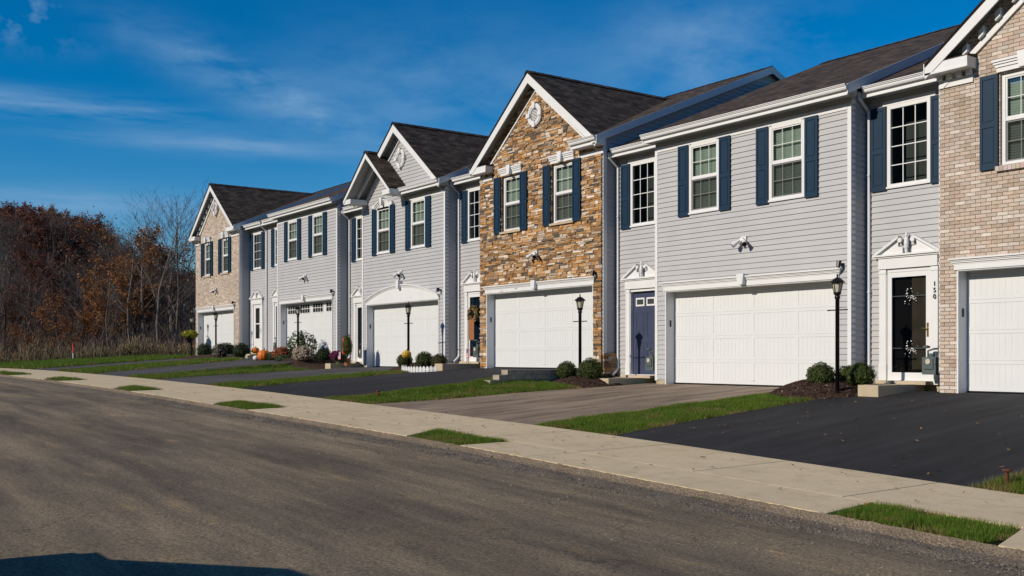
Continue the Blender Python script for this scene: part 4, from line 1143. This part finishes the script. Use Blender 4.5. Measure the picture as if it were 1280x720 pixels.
for i, (x, y, r, lb) in enumerate([(-47.8, -.6, .46, 'dark shrub below the hanging yellow flower basket'), (-45.75, -.6, .44, 'dark shrub just right of the far lamp post'), (-44.5, -.75, .46, 'dark shrub in the middle of the far mulch bed'), (-42.8, -.75, .44, 'dark shrub left of the far white storm door')]):
    shrub(lb, x, y, .62, r*.85, 1500, [(.018, .034, .012), (.03, .05, .016)], .022, group='dark shrubs by the far brick house')
# loose leafy bush, mums
shrub('loose grey green leafy bush behind the mums', -37.0, -.6, .60, .58, 900, [(.10, .14, .07), (.06, .09, .04), (.20, .23, .13)], .040, 'leafy_bush', 'bush', None, 1.0, corek=.3)
shrub('rounded mass of orange red mums in the mulch bed', -37.6, -1.1, .50, .42, 2000, [(.42, .085, .02), (.32, .06, .02), (.06, .08, .02), (.50, .13, .04)], .020, 'orange_mums', 'flowers', None, .7)
shrub('rounded mass of pale pink mums beside the orange ones', -35.5, -1.2, .50, .40, 2000, [(.62, .50, .40), (.52, .40, .32), (.09, .10, .04), (.68, .56, .48)], .020, 'pink_mums', 'flowers', None, .75)
shrub('low dark leafy plant right of the large pumpkin', -37.9, -1.35, .50, .30, 900, [(.05, .07, .03), (.03, .045, .02), (.08, .10, .04)], .03, 'low_plant', 'plant', 'low leafy plants in the mum bed', .6, corek=.6)
shrub('low dark leafy plant left of the large pumpkin', -39.5, -1.2, .52, .24, 700, [(.05, .07, .03), (.03, .045, .02), (.08, .10, .04)], .03, 'low_plant', 'plant', 'low leafy plants in the mum bed', .6, corek=.6)
shrub('low dark leafy plant under the orange and pale mums', -36.5, -1.5, .42, .34, 900, [(.05, .07, .03), (.03, .045, .02), (.08, .10, .04)], .03, 'low_plant', 'plant', 'low leafy plants in the mum bed', .5, corek=.6)
shrub('potted magenta mums beside the leaning topiary', -33.35, -.95, .55, .21, 1200, [(.22, .02, .11), (.30, .04, .16), (.10, .02, .06)], .018, 'purple_mums', 'flowers', None, .8)
shrub('pale blossoming small rose bush at the far mulch bed', -44.25, -1.15, .58, .30, 300, [(.55, .45, .42), (.10, .12, .05), (.5, .3, .3)], .022, 'rose_bush', 'bush', None, 1.3)
# clipped upright topiary, flag, banner by the arched garage house
t = empty('upright_topiary', (-32.65, -.85, .38), 'narrow upright evergreen topiary in a pot beside the orange banner', 'topiary')
l = leaf_ball('topi', .17, 1500, [(.10, .11, .02), (.07, .09, .02), (.13, .12, .03)], .018, 2.3); l.build('foliage', M['leaf'], t, loc=(0, 0, .62))
p = MB(); p.lathe([(.09, -.05), (.12, .2), (.13, .21), (.001, .19)], n=14); p.build('pot', M['brown_fabric'], t)
def banner(label, loc, mat, w, h, z0, name='garden_banner'):
    r = empty(name, loc, label, 'banner')
    p = MB(); p.tube([(-w/2-.02, 0, -.2), (-w/2-.02, 0, z0+h+.06), (w/2, 0, z0+h+.06)], .009, 6); p.build('pole', M['black'], r)
    f = MB(); n = 8
    for i in range(n):
        x0, x1 = -w/2+w*i/n, -w/2+w*(i+1)/n; y = lambda x: .02*sin(x*22)
        for d, fl_ in ((0, 0), (.004, 1)):
            P = [(x0, y(x0)+d, z0), (x1, y(x1)+d, z0), (x1, y(x1)+d, z0+h), (x0, y(x0)+d, z0+h)]
            f.face(P if not fl_ else P[::-1])
    f.build('cloth', mat, r); return r
banner('orange cloth banner on a pole left of the upright topiary', (-33.0, -.8, .42), M['orange'], .30, .55, .32)
def us_flag(label, loc):
    r = empty('stick_flag', loc, label, 'flag', 'small flags on sticks beside front doors')
    p = MB(); p.tube([(0, 0, -.15), (0, 0, .50)], .005, 6); p.build('stick', M['stem'], r)
    n = 13; h = .26; w = .19
    a, b, c = MB(), MB(), MB()
    for i in range(n):
        z = .22+h*i/n; m = a if i % 2 == 0 else b
        x0 = .0 if i < 6 else .08
        m.box(x0, w, -.003, .003, z, z+h/n*.98)
    c.box(.0, .078, -.003, .003, .22+h*6/n, .22+h)
    a.build('red_stripes', M['red'], r); b.build('white_stripes', M['white'], r); o = c.build('blue_canton', M['flag_blue'], r)
    return r
us_flag('small striped flag on a stick at the foot of the topiary', (-32.75, -1.15, .33))
us_flag('small striped flag on a stick by the wreathed door', (-26.62, .15, .40))
banner('tall brown banner on a pole in front of the wreathed door', (-26.35, .15, .40), M['brown_fabric'], .26, .62, .75)
# wreath on the navy door
w = MB(); rnd = random.Random(4)
for i in range(900):
    a = rnd.uniform(0, 6.283); b = rnd.uniform(0, 6.283); R_ = .20; r_ = .06*rnd.uniform(.6, 1.1)
    p = Vector(((R_+r_*cos(b))*cos(a), -.02+r_*sin(b)*.8, (R_+r_*cos(b))*sin(a))); d = Vector((rnd.uniform(-1, 1), rnd.uniform(-1, 1), rnd.uniform(-1, 1)))*.025; e = d.cross(Vector((rnd.uniform(-1, 1), 1, 0)))
    c = rnd.choice([(.30, .20, .06), (.14, .12, .04), (.45, .32, .12), (.20, .07, .03)]); w.face([tuple(p-d), tuple(p-e), tuple(p+d), tuple(p+e)], 0, c)
w.tube([(.20*cos(2*pi*k/20), 0, .20*sin(2*pi*k/20)) for k in range(21)], .03, 6, col=(.08, .06, .03))
o = w.build('wreath', M['leaf'], None, loc=(-26.62, .40, 1.95)); tag(o, 'brown dried wreath hanging on the door beside the stone facade', 'wreath')
# bouquet rings seen behind the glass storm door of the brick house
# ------------------------------------------------------------------ pumpkins
def pumpkin(name, label, loc, r, mat, face=False, group='pumpkins', hz=.82):
    root = empty(name, loc, label, 'pumpkin', group)
    b = MB(); prof = [(.001, -hz*r*.93)]+[(r*math.sqrt(max(0, 1-t*t))**.8, r*hz*t) for t in (-.93, -.75, -.5, -.2, .1, .4, .65, .85, .95)]+[(.06*r, r*hz*.88)]
    b.lathe(prof, n=40, squash=lambda a, z: 1-.07*abs(sin(a*5))**.5*0-.08*(1-abs(sin(a*5)))); b.v = [(x, y, z+r*hz*.93) for x, y, z in b.v]; b.build('body', M[mat], root, True)
    s = MB(); s.tube([(0, 0, r*hz*1.8), (.02*r, 0, r*hz*2.0), (.15*r, .05*r, r*hz*2.25)], [r*.12, r*.09, r*.07], 7); s.build('stalk', M['stem'], root, True)
    if face:
        f = MB(); zc = r*hz*.95; y = lambda x, z: -math.sqrt(max(.01, r*r-x*x-((z-zc)/hz)**2))-.004
        for s_ in (-1, 1):
            T = [(s_*.42*r, zc+.12*r), (s_*.16*r, zc+.12*r), (s_*.29*r, zc+.45*r)]; f.face([(x, y(x, z), z) for x, z in T])
        T = [(-.45*r, zc-.18*r), (-.2*r, zc-.38*r), (.2*r, zc-.38*r), (.45*r, zc-.18*r), (.2*r, zc-.22*r), (0, zc-.14*r), (-.2*r, zc-.22*r)]; f.face([(x, y(x, z), z) for x, z in T])
        f.build('carved_face', M['dark'], root)
    return root
pumpkin('pumpkin', 'large orange pumpkin on the planting bed, biggest of the pumpkins', (-38.5, -1.5, .50), .26, 'pumpkin')
pumpkin('pumpkin', 'smaller orange pumpkin on the step by the far white door', (-42.5, -.25, .78), .17, 'pumpkin')
pumpkin('gourd', 'small pale gourd lying left of the large orange pumpkin', (-38.95, -1.65, .50), .12, 'white')
j = pumpkin('carved_pumpkin', 'yellow orange carved pumpkin face hung on the lamp post over the picket edging', (-27.75, -1.3, .60), .15, 'yellow', True); j.rotation_euler.z = .5
# ------------------------------------------------------------------ picket edging
r = empty('picket_edging', (-27.55, -1.25, .26), 'low white picket edging curving round the mulch mound', 'edging')
pts = [(-.35, .05), (-.30, -.12), (-.15, -.25), (.05, -.33), (.28, -.36), (.5, -.33), (.72, -.27), (.94, -.18), (1.15, -.06), (1.33, .1)]
mb = MB()
for (x0, y0), (x1, y1) in zip(pts, pts[1:]):
    L = math.hypot(x1-x0, y1-y0); d = Vector(((x1-x0)/L, (y1-y0)/L, 0)); nn = Vector((-d.y, d.x, 0))*.008
    z0 = G(-27.55+x0, -1.25+y0)-.26-.02
    for k in range(2):
        c = Vector((x0, y0, z0))+d*(L*(k+.5)/2); w_ = L*.2
        P = [c-d*w_, c+d*w_, c+d*w_+Vector((0, 0, .15)), c+Vector((0, 0, .20)), c-d*w_+Vector((0, 0, .15))]
        mb.face([tuple(p+nn) for p in P]); mb.face([tuple(p-nn) for p in reversed(P)])
        for i in range(5): q = (i+1) % 5; mb.face([tuple(P[i]-nn), tuple(P[q]-nn), tuple(P[q]+nn), tuple(P[i]+nn)])
    mb.tube([(x0, y0, z0+.10), (x1, y1, z0+.10)], .012, 5)
mb.build('pickets', M['white'], r)
# ------------------------------------------------------------------ stepped block retaining walls (one for each raised driveway)
def block_wall(label, X, th, courses, group='stepped block retaining walls'):
    r = empty('retaining_wall', (X, 0, 0), label, 'retaining wall', group)
    rnd = random.Random(3)
    for (y0, z0, z1) in courses:
        mb = MB(); y = y0; col = None
        while y < -.02:
            L = min(.42, -.02-y) if y > y0 else .25
            jt = rnd.uniform(-.006, .006); mb.box(-th/2+jt, th/2+jt, y+.003, y+L-.003, z0+.003, z1-.003); y += L
        mb.build('block_course', M['block'], r)
    return r
block_wall('dark block retaining wall stepping down in front of the stone house garage', -20.36, .26, [(-3.62, -.16, -.03), (-3.36, -.03, .09), (-3.10, .09, .21), (-2.85, .21, .33)])
block_wall('small pale ended stepped wall left of the pumpkins', -40.98, .26, [(-2.0, .22, .34), (-1.75, .34, .46), (-1.5, .46, .58), (-1.25, .58, .70)])
# ------------------------------------------------------------------ stakes
r = empty('iron_stake', (-6.02, -6.32, -.80), 'rusty iron stake with a flat cap in the grass at the right edge', 'stake')
m_ = MB(); m_.lathe([(.024, 0), (.021, .20), (.021, .21)], n=10); m_.build('shaft', M['rust'], r); m_ = MB(); m_.lathe([(.046, .205), (.05, .215), (.043, .228), (.001, .232)], n=14); m_.build('cap', M['rust'], r)
r = empty('valve_stub', (-20.55, -6.15, G(-20.55, -6.15)-.02), 'small dark pipe stub standing in the grass strip left of the old driveway', 'pipe stub')
m_ = MB(); m_.lathe([(.035, 0), (.035, .12), (.05, .125), (.05, .15), (.001, .155)], n=12); m_.build('pipe', M['rust'], r); m_ = MB(); m_.box(-.02, .10, -.015, .015, .09, .11); m_.build('arm', M['rust'], r)
r = empty('marker_post', (-62, -3.2, G(-62, -3.2)-.02), 'thin survey post with a red top before the dry weeds', 'marker post')
m_ = MB(); m_.tube([(0, 0, 0), (0, 0, .55)], .035, 6); m_.build('post', M['white'], r); m_ = MB(); m_.tube([(0, 0, .45), (0, 0, 1.0)], [.05, .06], 6); m_.tube([(.05, 0, .8), (.12, 0, .5)], .02, 5); m_.build('ribbon', M['red'], r)
# stone wall light pad at E/D walkway
# ------------------------------------------------------------------ hanging basket on the farthest post
r = empty('hanging_basket', (-49.85, -.62, 1.60), 'basket of yellow flowers hanging from the farthest lamp post', 'flower basket')
l = leaf_ball('basket', .36, 1600, [(.38, .36, .02), (.22, .26, .02), (.45, .40, .03), (.06, .09, .02)], .030, .55); l.build('flowers', M['leaf'], r, loc=(0, 0, .12))
m_ = MB(); m_.lathe([(.12, -.28), (.24, -.05), (.25, 0), (.001, -.01)], n=14); m_.build('bowl', M['black'], r)
m_ = MB(); [m_.tube([(.22*cos(a), .22*sin(a), 0), (0, 0, .42)], .006, 4) for a in (0, 2.1, 4.2)]; m_.tube([(0, 0, .42), (-.25, .15, .45)], .012, 5); m_.build('hanger', M['black'], r)
# ------------------------------------------------------------------ trees
def tree_mesh(seed, H_, spread, leafcols=None, nleaf=0, lsize=.1, barkc=(.13, .105, .09), fine=3, trunk=.12, start=.25, upright=.5, leafzone=(0, 1)):
    rnd = random.Random(seed); tb = MB(); lf = MB(); tips = []
    def grow(p, d, L, r, lev):
        segs = 4 if lev < 2 else 3; pts = [p]; rad = [r]
        for i in range(segs):
            d = (d+Vector((rnd.gauss(0, .13), rnd.gauss(0, .13), rnd.gauss(.02, .09)+(.05 if lev else 0)))).normalized()
            p = p+d*(L/segs); pts.append(p); rad.append(r*(1-.7*(i+1)/segs))
        k = rnd.uniform(.75, 1.25)
        if lev < 3: tb.tube(pts, rad, (6, 4, 3)[lev], col=tuple(x*k for x in barkc), cap=False)
        else:
            for a, b in zip(pts, pts[1:]):
                w = Vector((rnd.uniform(-1, 1), rnd.uniform(-1, 1), .2)).normalized()*max(rad[0], .010)
                tb.face([tuple(a-w), tuple(a+w), tuple(b+w*.5), tuple(b-w*.5)], 0, tuple(x*k*.9 for x in barkc))
        tips.extend(pts[1:] if lev >= 2 else [])
        if lev >= fine: return
        n = {0: 15, 1: 6, 2: 5}[lev] if lev else 15
        for i in range(n):
            t = (start+(1-start)*(i+rnd.random())/n) if lev == 0 else rnd.uniform(.25, 1)
            j = min(segs-1, int(t*segs)); q = pts[j].lerp(pts[j+1], t*segs-j)
            a = rnd.uniform(0, 6.283); side = Vector((cos(a), sin(a), 0))
            nd = (d*(upright) + side*spread + Vector((0, 0, .25))).normalized() if lev == 0 else (d*.9+Vector((rnd.gauss(0, .6), rnd.gauss(0, .6), rnd.gauss(.15, .5)))).normalized()
            LL = L*((.50*(1-.55*t)) if lev == 0 else .48)*rnd.uniform(.7, 1.25)
            grow(q, nd, LL, max(.006, rad[j]*.45), lev+1)
    grow(Vector((0, 0, -.3)), Vector((0, 0, 1)), H_, trunk, 0)
    if nleaf:
        zs_ = [t.z for t in tips]; zmx = max(zs_)
        tp = [t for t in tips if leafzone[0] <= t.z/zmx <= leafzone[1]]
        for _ in range(nleaf):
            p = rnd.choice(tp)+Vector((rnd.gauss(0, .18), rnd.gauss(0, .18), rnd.gauss(0, .15))); a = Vector((rnd.uniform(-1, 1), rnd.uniform(-1, 1), rnd.uniform(-1, 1))).normalized()*lsize*rnd.uniform(.5, 1.2)
            b = a.cross(Vector((rnd.uniform(-1, 1), rnd.uniform(-1, 1), 1))).normalized()*lsize*rnd.uniform(.5, 1)
            c = rnd.choice(leafcols); k = rnd.uniform(.6, 1.4)
            lf.face([tuple(p-a), tuple(p-b), tuple(p+a), tuple(p+b)], 0, tuple(x*k for x in c))
    return tb, lf
RUST = [(.32, .12, .035), (.22, .075, .025), (.40, .17, .045), (.14, .05, .02)]
RUST2 = [(.42, .19, .045), (.34, .13, .03), (.24, .09, .025)]
MAROON = [(.17, .062, .040), (.12, .05, .036), (.22, .085, .045)]
BR = [(.075, .058, .050), (.055, .042, .038)]
protos = []
def proto(name, seed, **kw):
    tb, lf = tree_mesh(seed, **kw)
    r = empty(name, (0, 0, 0), '', 'tree')
    tb.build('branches', M['bark'], r)
    if lf.f: lf.build('foliage', M['leaf'], r)
    return [r, False]
P = {
 'bare0': proto('bare_tree', 1, H_=10, spread=.75, barkc=(.15, .118, .10)),
 'bare1': proto('bare_tree', 2, H_=10, spread=.9, barkc=(.115, .09, .082)),
 'bare2': proto('bare_tree', 3, H_=10, spread=.6, barkc=(.15, .12, .10), trunk=.09, start=.3),
 'bare3': proto('bare_tree', 4, H_=10, spread=1.1, barkc=(.135, .105, .095), trunk=.15),
 'rust0': proto('rust_leaved_tree', 5, H_=10, spread=1.0, leafcols=RUST, nleaf=5200, lsize=.13, barkc=(.05, .04, .035), trunk=.15),
 'rust1': proto('rust_leaved_tree', 6, H_=10, spread=1.1, leafcols=RUST2, nleaf=5200, lsize=.13, barkc=(.05, .04, .035), trunk=.15),
 'maroon': proto('maroon_leaved_tree', 7, H_=10, spread=1.0, leafcols=MAROON, nleaf=4200, lsize=.12, barkc=(.05, .04, .038), trunk=.14),
 'topl': proto('thin_leaved_tree', 8, H_=10, spread=.8, leafcols=RUST, nleaf=1100, lsize=.09, barkc=(.11, .085, .07), trunk=.10, leafzone=(.5, 1)),
 'shrubr': proto('rust_thicket_shrub', 9, H_=5, spread=1.2, leafcols=RUST, nleaf=1500, lsize=.075, barkc=(.10, .06, .04), trunk=.05, start=.05),
}
def put(kind, X, Y, h, label=None, group=None, rz=None, base=10.):
    src, used = P[kind]
    o = src if not used else copy_tree(src)
    P[kind][1] = True
    s = h/base; o.location = (X, Y, G(X, Y)-.1); o.scale = (s*random.uniform(.9, 1.15), s*random.uniform(.9, 1.15), s); o.rotation_euler.z = random.uniform(0, 6.28) if rz is None else rz
    if label: o['label'] = label
    if group: o['group'] = group
    elif 'group' in o.keys(): del o['group']
    return o
def at(px, lam):   # a bearing (photo column) and a distance give a place on the ground
    u = (px-640)/1300; return (lam*(-.813+.582*u), -17.2+lam*(.582+.813*u))
front = [('bare2', 166, 66, 9.5, 'pale slender bare tree before the wood, third trunk left of the far brick house'), ('bare0', 182, 70, 11, 'tall bare tree standing forward of the wood near the far brick house'),
         ('bare2', 199, 64, 11.5, 'thin bare tree with a pale trunk close to the far brick house'), ('topl', 176, 78, 11.5, 'thin tree with scattered maroon leaves in its top, left of the far brick house'),
         ('bare2', 214, 68, 11.8, 'tallest bare tree just left of the far brick house'), ('bare0', 226, 72, 12.2, 'bare tree nearest the wall of the far brick house'), ('bare2', 238, 78, 12.6, 'bare tree partly hidden behind the far brick house'),
         ('topl', 205, 84, 11.5, 'thin tree carrying sparse maroon leaves behind the bare trunks'), ('rust1', 166, 73, 8.6, 'orange brown leaved tree leaning out at the edge of the wood'),
         ('maroon', 203, 75, 8.4, 'maroon leaved round tree behind the thin bare trunks'), ('rust1', 141, 69, 4.9, 'low orange leaved tree at the wood edge left of the bare trunks'), ('rust0', 122, 72, 4.2, 'low rust leaved tree at the foot of the bare trunks'), ('bare0', 140, 64, 6.5, 'low spreading grey tree at the wood edge'), ('bare1', 120, 66, 6.0, 'dark low bare tree at the wood edge right of the rust shrub')]
for k, px, lam, h, lb in front:
    X, Y = at(px, lam); put(k, X, Y, h*(.80 if k[:4] == 'bare' or k == 'topl' else .88), lb)
X, Y = at(57, 66); put('shrubr', X, Y, 3.8, 'rust leaved thicket shrub behind the dry weeds', base=5)
X, Y = at(84, 68); put('shrubr', X, Y, 2.6, 'lower rust leaved shrub right of the larger one', base=5)
X, Y = at(22, 67); put('shrubr', X, Y, 2.2, 'sparse low shrub near the left edge behind the dry weeds', base=5)
LB = {'bare': ('bare grey tree of the wood on the hillside', 'bare trees of the hillside wood'), 'rust': ('rust leaved tree of the wood on the hillside', 'rust leaved trees of the hillside wood'), 'maro': ('maroon leaved tree of the wood on the hillside', 'maroon leaved trees of the hillside wood')}
rnd = random.Random(21)
cnt = 0
for row in range(9):
    lam = 74+row*9
    step = 9
    px = -70+rnd.uniform(0, 10)
    while px < 300:
        if row < 6: k = rnd.choice(['bare0', 'bare1', 'bare3', 'bare3', 'bare0', 'bare2', 'bare1', 'bare0', 'bare3', 'maroon'])
        else: k = rnd.choice(['bare3', 'maroon', 'bare1', 'bare0', 'bare3'])
        if px < 75 and row >= 6: k = rnd.choice(['rust0', 'rust1', 'rust0', 'maroon'])
        elif px < 165 and row >= 7: k = rnd.choice(['rust0', 'maroon', 'maroon', 'bare3', 'rust1'])
        ll = lam+rnd.uniform(-4, 4); X, Y = at(px, ll); h = rnd.uniform(7.5, 10.5) if row > 1 else rnd.uniform(4, 7)
        ys = lerp_tab([(-80, 240), (0, 256), (60, 259), (90, 268), (120, 277), (150, 292), (180, 318), (205, 335), (240, 330), (300, 335)], px)+rnd.uniform(-4, 18)
        h = min(h, ((446-ys)/1300*ll+.64-G(X, Y))/1.14)
        if h < 2.5: px += 5; continue
        lb, gr = LB[k[:4]]
        put(k, X, Y, h, lb, gr); cnt += 1
        px += step*rnd.uniform(.7, 1.4)
print('wood trees', cnt)
# undergrowth along the wood edge and dry weeds before it
mb = MB(); rnd = random.Random(5)
for _ in range(15000):
    px = rnd.uniform(-120, 330); lam = rnd.uniform(64, 100); X, Y = at(px, lam); z = G(X, Y)-.1; h = rnd.uniform(1.2, 4.2)*(.6+.5*pnoise((X*.15, Y*.15, 0)))
    d = Vector((rnd.gauss(0, .35), rnd.gauss(0, .35), 1))*h; m1 = Vector((rnd.gauss(0, .2), rnd.gauss(0, .2), 0)); w = Vector((rnd.uniform(-1, 1), rnd.uniform(-1, 1), 0)).normalized()*rnd.uniform(.008, .022)
    p = Vector((X, Y, z)); k = rnd.uniform(.5, 1.5); c = (.14*k, .108*k, .09*k)
    mb.face([tuple(p-w), tuple(p+w), tuple(p+d*.5+m1+w*.7), tuple(p+d*.5+m1-w*.7)], 0, c); mb.face([tuple(p+d*.5+m1-w*.7), tuple(p+d*.5+m1+w*.7), tuple(p+d)], 0, c)
    q = p+d*.4+m1*.8; e = Vector((rnd.gauss(0, .5), rnd.gauss(0, .5), rnd.uniform(.2, .9)))*h*.4; mb.face([tuple(q-w*.5), tuple(q+w*.5), tuple(q+e)], 0, c)
tag(mb.build('undergrowth', M['bark']), 'tangle of bare brown undergrowth at the foot of the wood', 'undergrowth', None, 'stuff')
mb = MB()
for _ in range(9000):
    px = rnd.uniform(-90, 262); lam = rnd.uniform(58.5, 66) if px < 150 else rnd.uniform(60, 66); X, Y = at(px, lam); z = G(X, Y)-.05; h = rnd.uniform(.3, 1.1)*(.7+.9*pnoise((X*.6, Y*.6, 0)))
    w = rnd.uniform(.012, .03); a = rnd.uniform(0, 3.14); k = rnd.uniform(.5, 1.3); c = rnd.choice([(.19*k, .135*k, .075*k), (.13*k, .085*k, .055*k), (.09*k, .10*k, .04*k), (.24*k, .19*k, .12*k)])
    lx, ly = rnd.gauss(0, .15)*h, rnd.gauss(0, .15)*h
    mb.face([(X-w*cos(a), Y-w*sin(a), z), (X+w*cos(a), Y+w*sin(a), z), (X+lx, Y+ly, z+h)], 0, c)
    if rnd.random() < .5: mb.face([(X+lx-w*2, Y+ly, z+h), (X+lx+w*2, Y+ly, z+h), (X+lx, Y+ly, z+h*.72)], 0, tuple(v*1.2 for v in c))
tag(mb.build('dry_weeds', M['leaf']), 'band of dry tan weeds along the edge of the lawn', 'weeds', None, 'stuff')

# ------------------------------------------------------------------ the car whose shadow lies on the road
car = empty('parked_car', (CARX, CARY, G(CARX, CARY)+.0), 'dark parked car standing on the near side of the road', 'car', rz=pi)
def car_build(r):
    L, Wd = 4.5, 1.8
    prof = [(-2.25, .35), (-2.25, .70), (-2.10, .85), (-1.25, .95), (-.55, 1.40), (.15, 1.47), (1.15, 1.42), (1.95, 1.02), (2.2, .95), (2.25, .40), (2.0, .28), (-2.0, .28)]
    b = MB(); n = 6; prev = None
    for k, (y, sx, sz) in enumerate(((-Wd/2, .96, .93), (-Wd/2+.10, 1, .985), (-Wd/4, 1, 1), (Wd/4, 1, 1), (Wd/2-.10, 1, .985), (Wd/2, .96, .93))):
        ring = [(x*sx, y*(1 if z < .96 else .80), z*sz+.0) for x, z in prof]; b0 = len(b.v); b.v += ring
        if prev is not None:
            for i in range(len(prof)): j = (i+1) % len(prof); b.f.append((prev+i, prev+j, b0+j, b0+i)); b.mi.append(0); b.col.append(None)
        prev = b0
    m = len(prof); b.f.append(tuple(range(m))); b.f.append(tuple(prev+i for i in reversed(range(m)))); b.mi += [0, 0]; b.col += [None, None]
    body = b.build('body', M['carpaint'], r)
    for s in (-1, 1):
        g = MB(); g.prism([(-1.08, .97), (-.50, 1.32), (.12, 1.37), (1.08, 1.33), (1.75, 1.0)], s*.735, s*.765, 'y'); g.build('side_window', M['dark'], r)
        for x in (-1.42, 1.38):
            t = MB(); t.lathe([(.20, -.10), (.31, -.10), (.33, -.06), (.33, .06), (.31, .10), (.20, .10)], n=24); t.v = [(x+a, s*.80+c, .33+b_) for a, b_, c in t.v]; w = t.build('wheel', M['rubber'], r)
            q = MB(); q.lathe([(.001, -.08), (.20, -.09), (.20, .09), (.001, .08)], n=16); q.v = [(x+a, s*.80+c, .33+b_) for a, b_, c in q.v]; q.build('rim', M['meter'], w)
        h = MB(); h.box(-2.27, -2.2, s*.60-.15, s*.60+.15, .62, .74); h.build('headlight', M['white'], r); h = MB(); h.box(2.2, 2.27, s*.62-.13, s*.62+.13, .72, .90); h.build('tail_light', M['red'], r)
car_build(car); car.scale = (1, 1, 1.2)

# ------------------------------------------------------------------ sky, sun, camera
SUN_EL, SUN_AZ_DX, SUN_AZ_DY = radians(27), -sin(radians(8)), -cos(radians(8))
w = bpy.data.worlds.new('World'); SC.world = w; w.use_nodes = True
t = w.node_tree; t.nodes.clear(); n, l = t.nodes, t.links
out = n.new('ShaderNodeOutputWorld'); bg = n.new('ShaderNodeBackground'); sky = n.new('ShaderNodeTexSky'); sky.sky_type = 'NISHITA'; sky.sun_disc = False
sky.sun_elevation = SUN_EL; sky.sun_rotation = math.atan2(SUN_AZ_DX, SUN_AZ_DY); sky.air_density = 1.0; sky.dust_density = .1; sky.ozone_density = 4.0; sky.altitude = 300
hs = n.new('ShaderNodeHueSaturation'); hs.inputs['Saturation'].default_value = SKY_SAT; hs.inputs['Value'].default_value = SKY_VAL; hs.inputs['Hue'].default_value = SKY_HUE
l.new(sky.outputs[0], hs.inputs['Color'])
tc = n.new('ShaderNodeTexCoord')
# wispy cirrus: stretched noise on the sky direction
def cloud(scale, stretch, lo, hi, loc, rot=0., det=8, rough=.6, dist=0.):
    mp = n.new('ShaderNodeMapping'); mp.inputs['Scale'].default_value = stretch; mp.inputs['Location'].default_value = loc; mp.inputs['Rotation'].default_value = (0, rot, 0)
    # rotate world direction so that x runs across the view
    vr = n.new('ShaderNodeVectorRotate'); vr.rotation_type = 'Z_AXIS'; vr.inputs['Angle'].default_value = radians(-54.4)
    l.new(tc.outputs['Generated'], vr.inputs['Vector']); l.new(vr.outputs[0], mp.inputs[0])
    nz = n.new('ShaderNodeTexNoise'); nz.inputs['Scale'].default_value = scale; nz.inputs['Detail'].default_value = det; nz.inputs['Roughness'].default_value = rough; nz.inputs['Distortion'].default_value = dist
    l.new(mp.outputs[0], nz.inputs['Vector']); r = ramp(n, [(lo, (0, 0, 0)), (hi, (1, 1, 1))]); l.new(nz.outputs[0], r.inputs[0]); return r.outputs[0]
def band(cz, wz, cx=None, wx=None, tilt=0.):
    """soft patch of sky centred on elevation cz (and bearing cx), all as direction components"""
    vr = n.new('ShaderNodeVectorRotate'); vr.rotation_type = 'Z_AXIS'; vr.inputs['Angle'].default_value = radians(-54.4)
    l.new(tc.outputs['Generated'], vr.inputs['Vector']); sp = n.new('ShaderNodeSeparateXYZ'); l.new(vr.outputs[0], sp.inputs[0])
    def mth(op, a, b=None, c=None):
        m = n.new('ShaderNodeMath'); m.operation = op
        for i, v in enumerate((a, b, c)):
            if v is None: continue
            if isinstance(v, (int, float)): m.inputs[i].default_value = v
            else: l.new(v, m.inputs[i])
        return m.outputs[0]
    zt = mth('MULTIPLY_ADD', sp.outputs[0], -tilt, sp.outputs[2])
    a = mth('ABSOLUTE', mth('SUBTRACT', zt, cz)); a = mth('DIVIDE', a, wz); v = mth('MULTIPLY', a, a)
    if cx is not None:
        b = mth('DIVIDE', mth('SUBTRACT', sp.outputs[0], cx), wx); v = mth('ADD', v, mth('MULTIPLY', b, b))
    return mth('POWER', 2.718, mth('MULTIPLY', v, -1)), mth
cl = None
for (sc, st, lo, hi, loc, rot, bnd, amt) in CLOUDS:
    c = cloud(sc, st, lo, hi, loc, rot); b, mth = band(*bnd); v = mth('MULTIPLY', mth('MULTIPLY', c, b), amt)
    cl = v if cl is None else mth('ADD', cl, v)
cl = mth('MINIMUM', cl, .9)
mx = n.new('ShaderNodeMix'); mx.data_type = 'RGBA'; mx.inputs[7].default_value = (*CLOUD_COL, 1)
l.new(cl, mx.inputs[0]); l.new(hs.outputs[0], mx.inputs[6]); l.new(mx.outputs[2], bg.inputs[0]); bg.inputs[1].default_value = SKY_STR
l.new(bg.outputs[0], out.inputs[0])
sd = bpy.data.lights.new('sun', 'SUN'); sd.energy = SUN_STR; sd.angle = radians(.5); sd.color = (1, .895, .745)
so = bpy.data.objects.new('sun', sd); COL.objects.link(so)
dv = Vector((-SUN_AZ_DX*cos(SUN_EL), -SUN_AZ_DY*cos(SUN_EL), -sin(SUN_EL))); so.rotation_euler = dv.to_track_quat('-Z', 'Y').to_euler(); so.location = (-10, -30, 30)
cd = bpy.data.cameras.new('camera'); cam = bpy.data.objects.new('camera', cd); COL.objects.link(cam); SC.camera = cam
cd.sensor_width = 36; cd.lens = 1300/1280*36; cd.shift_y = 86/1280; cd.clip_end = 2000; cd.clip_start = .1
cam.location = (0, -17.2, .64); cam.rotation_euler = (radians(90), 0, math.atan2(.813, .582))
SC.view_settings.view_transform = 'Standard'; SC.view_settings.look = 'None'; SC.view_settings.exposure = EXPO; SC.view_settings.gamma = 1
SC.render.resolution_x = 1024; SC.render.resolution_y = 576
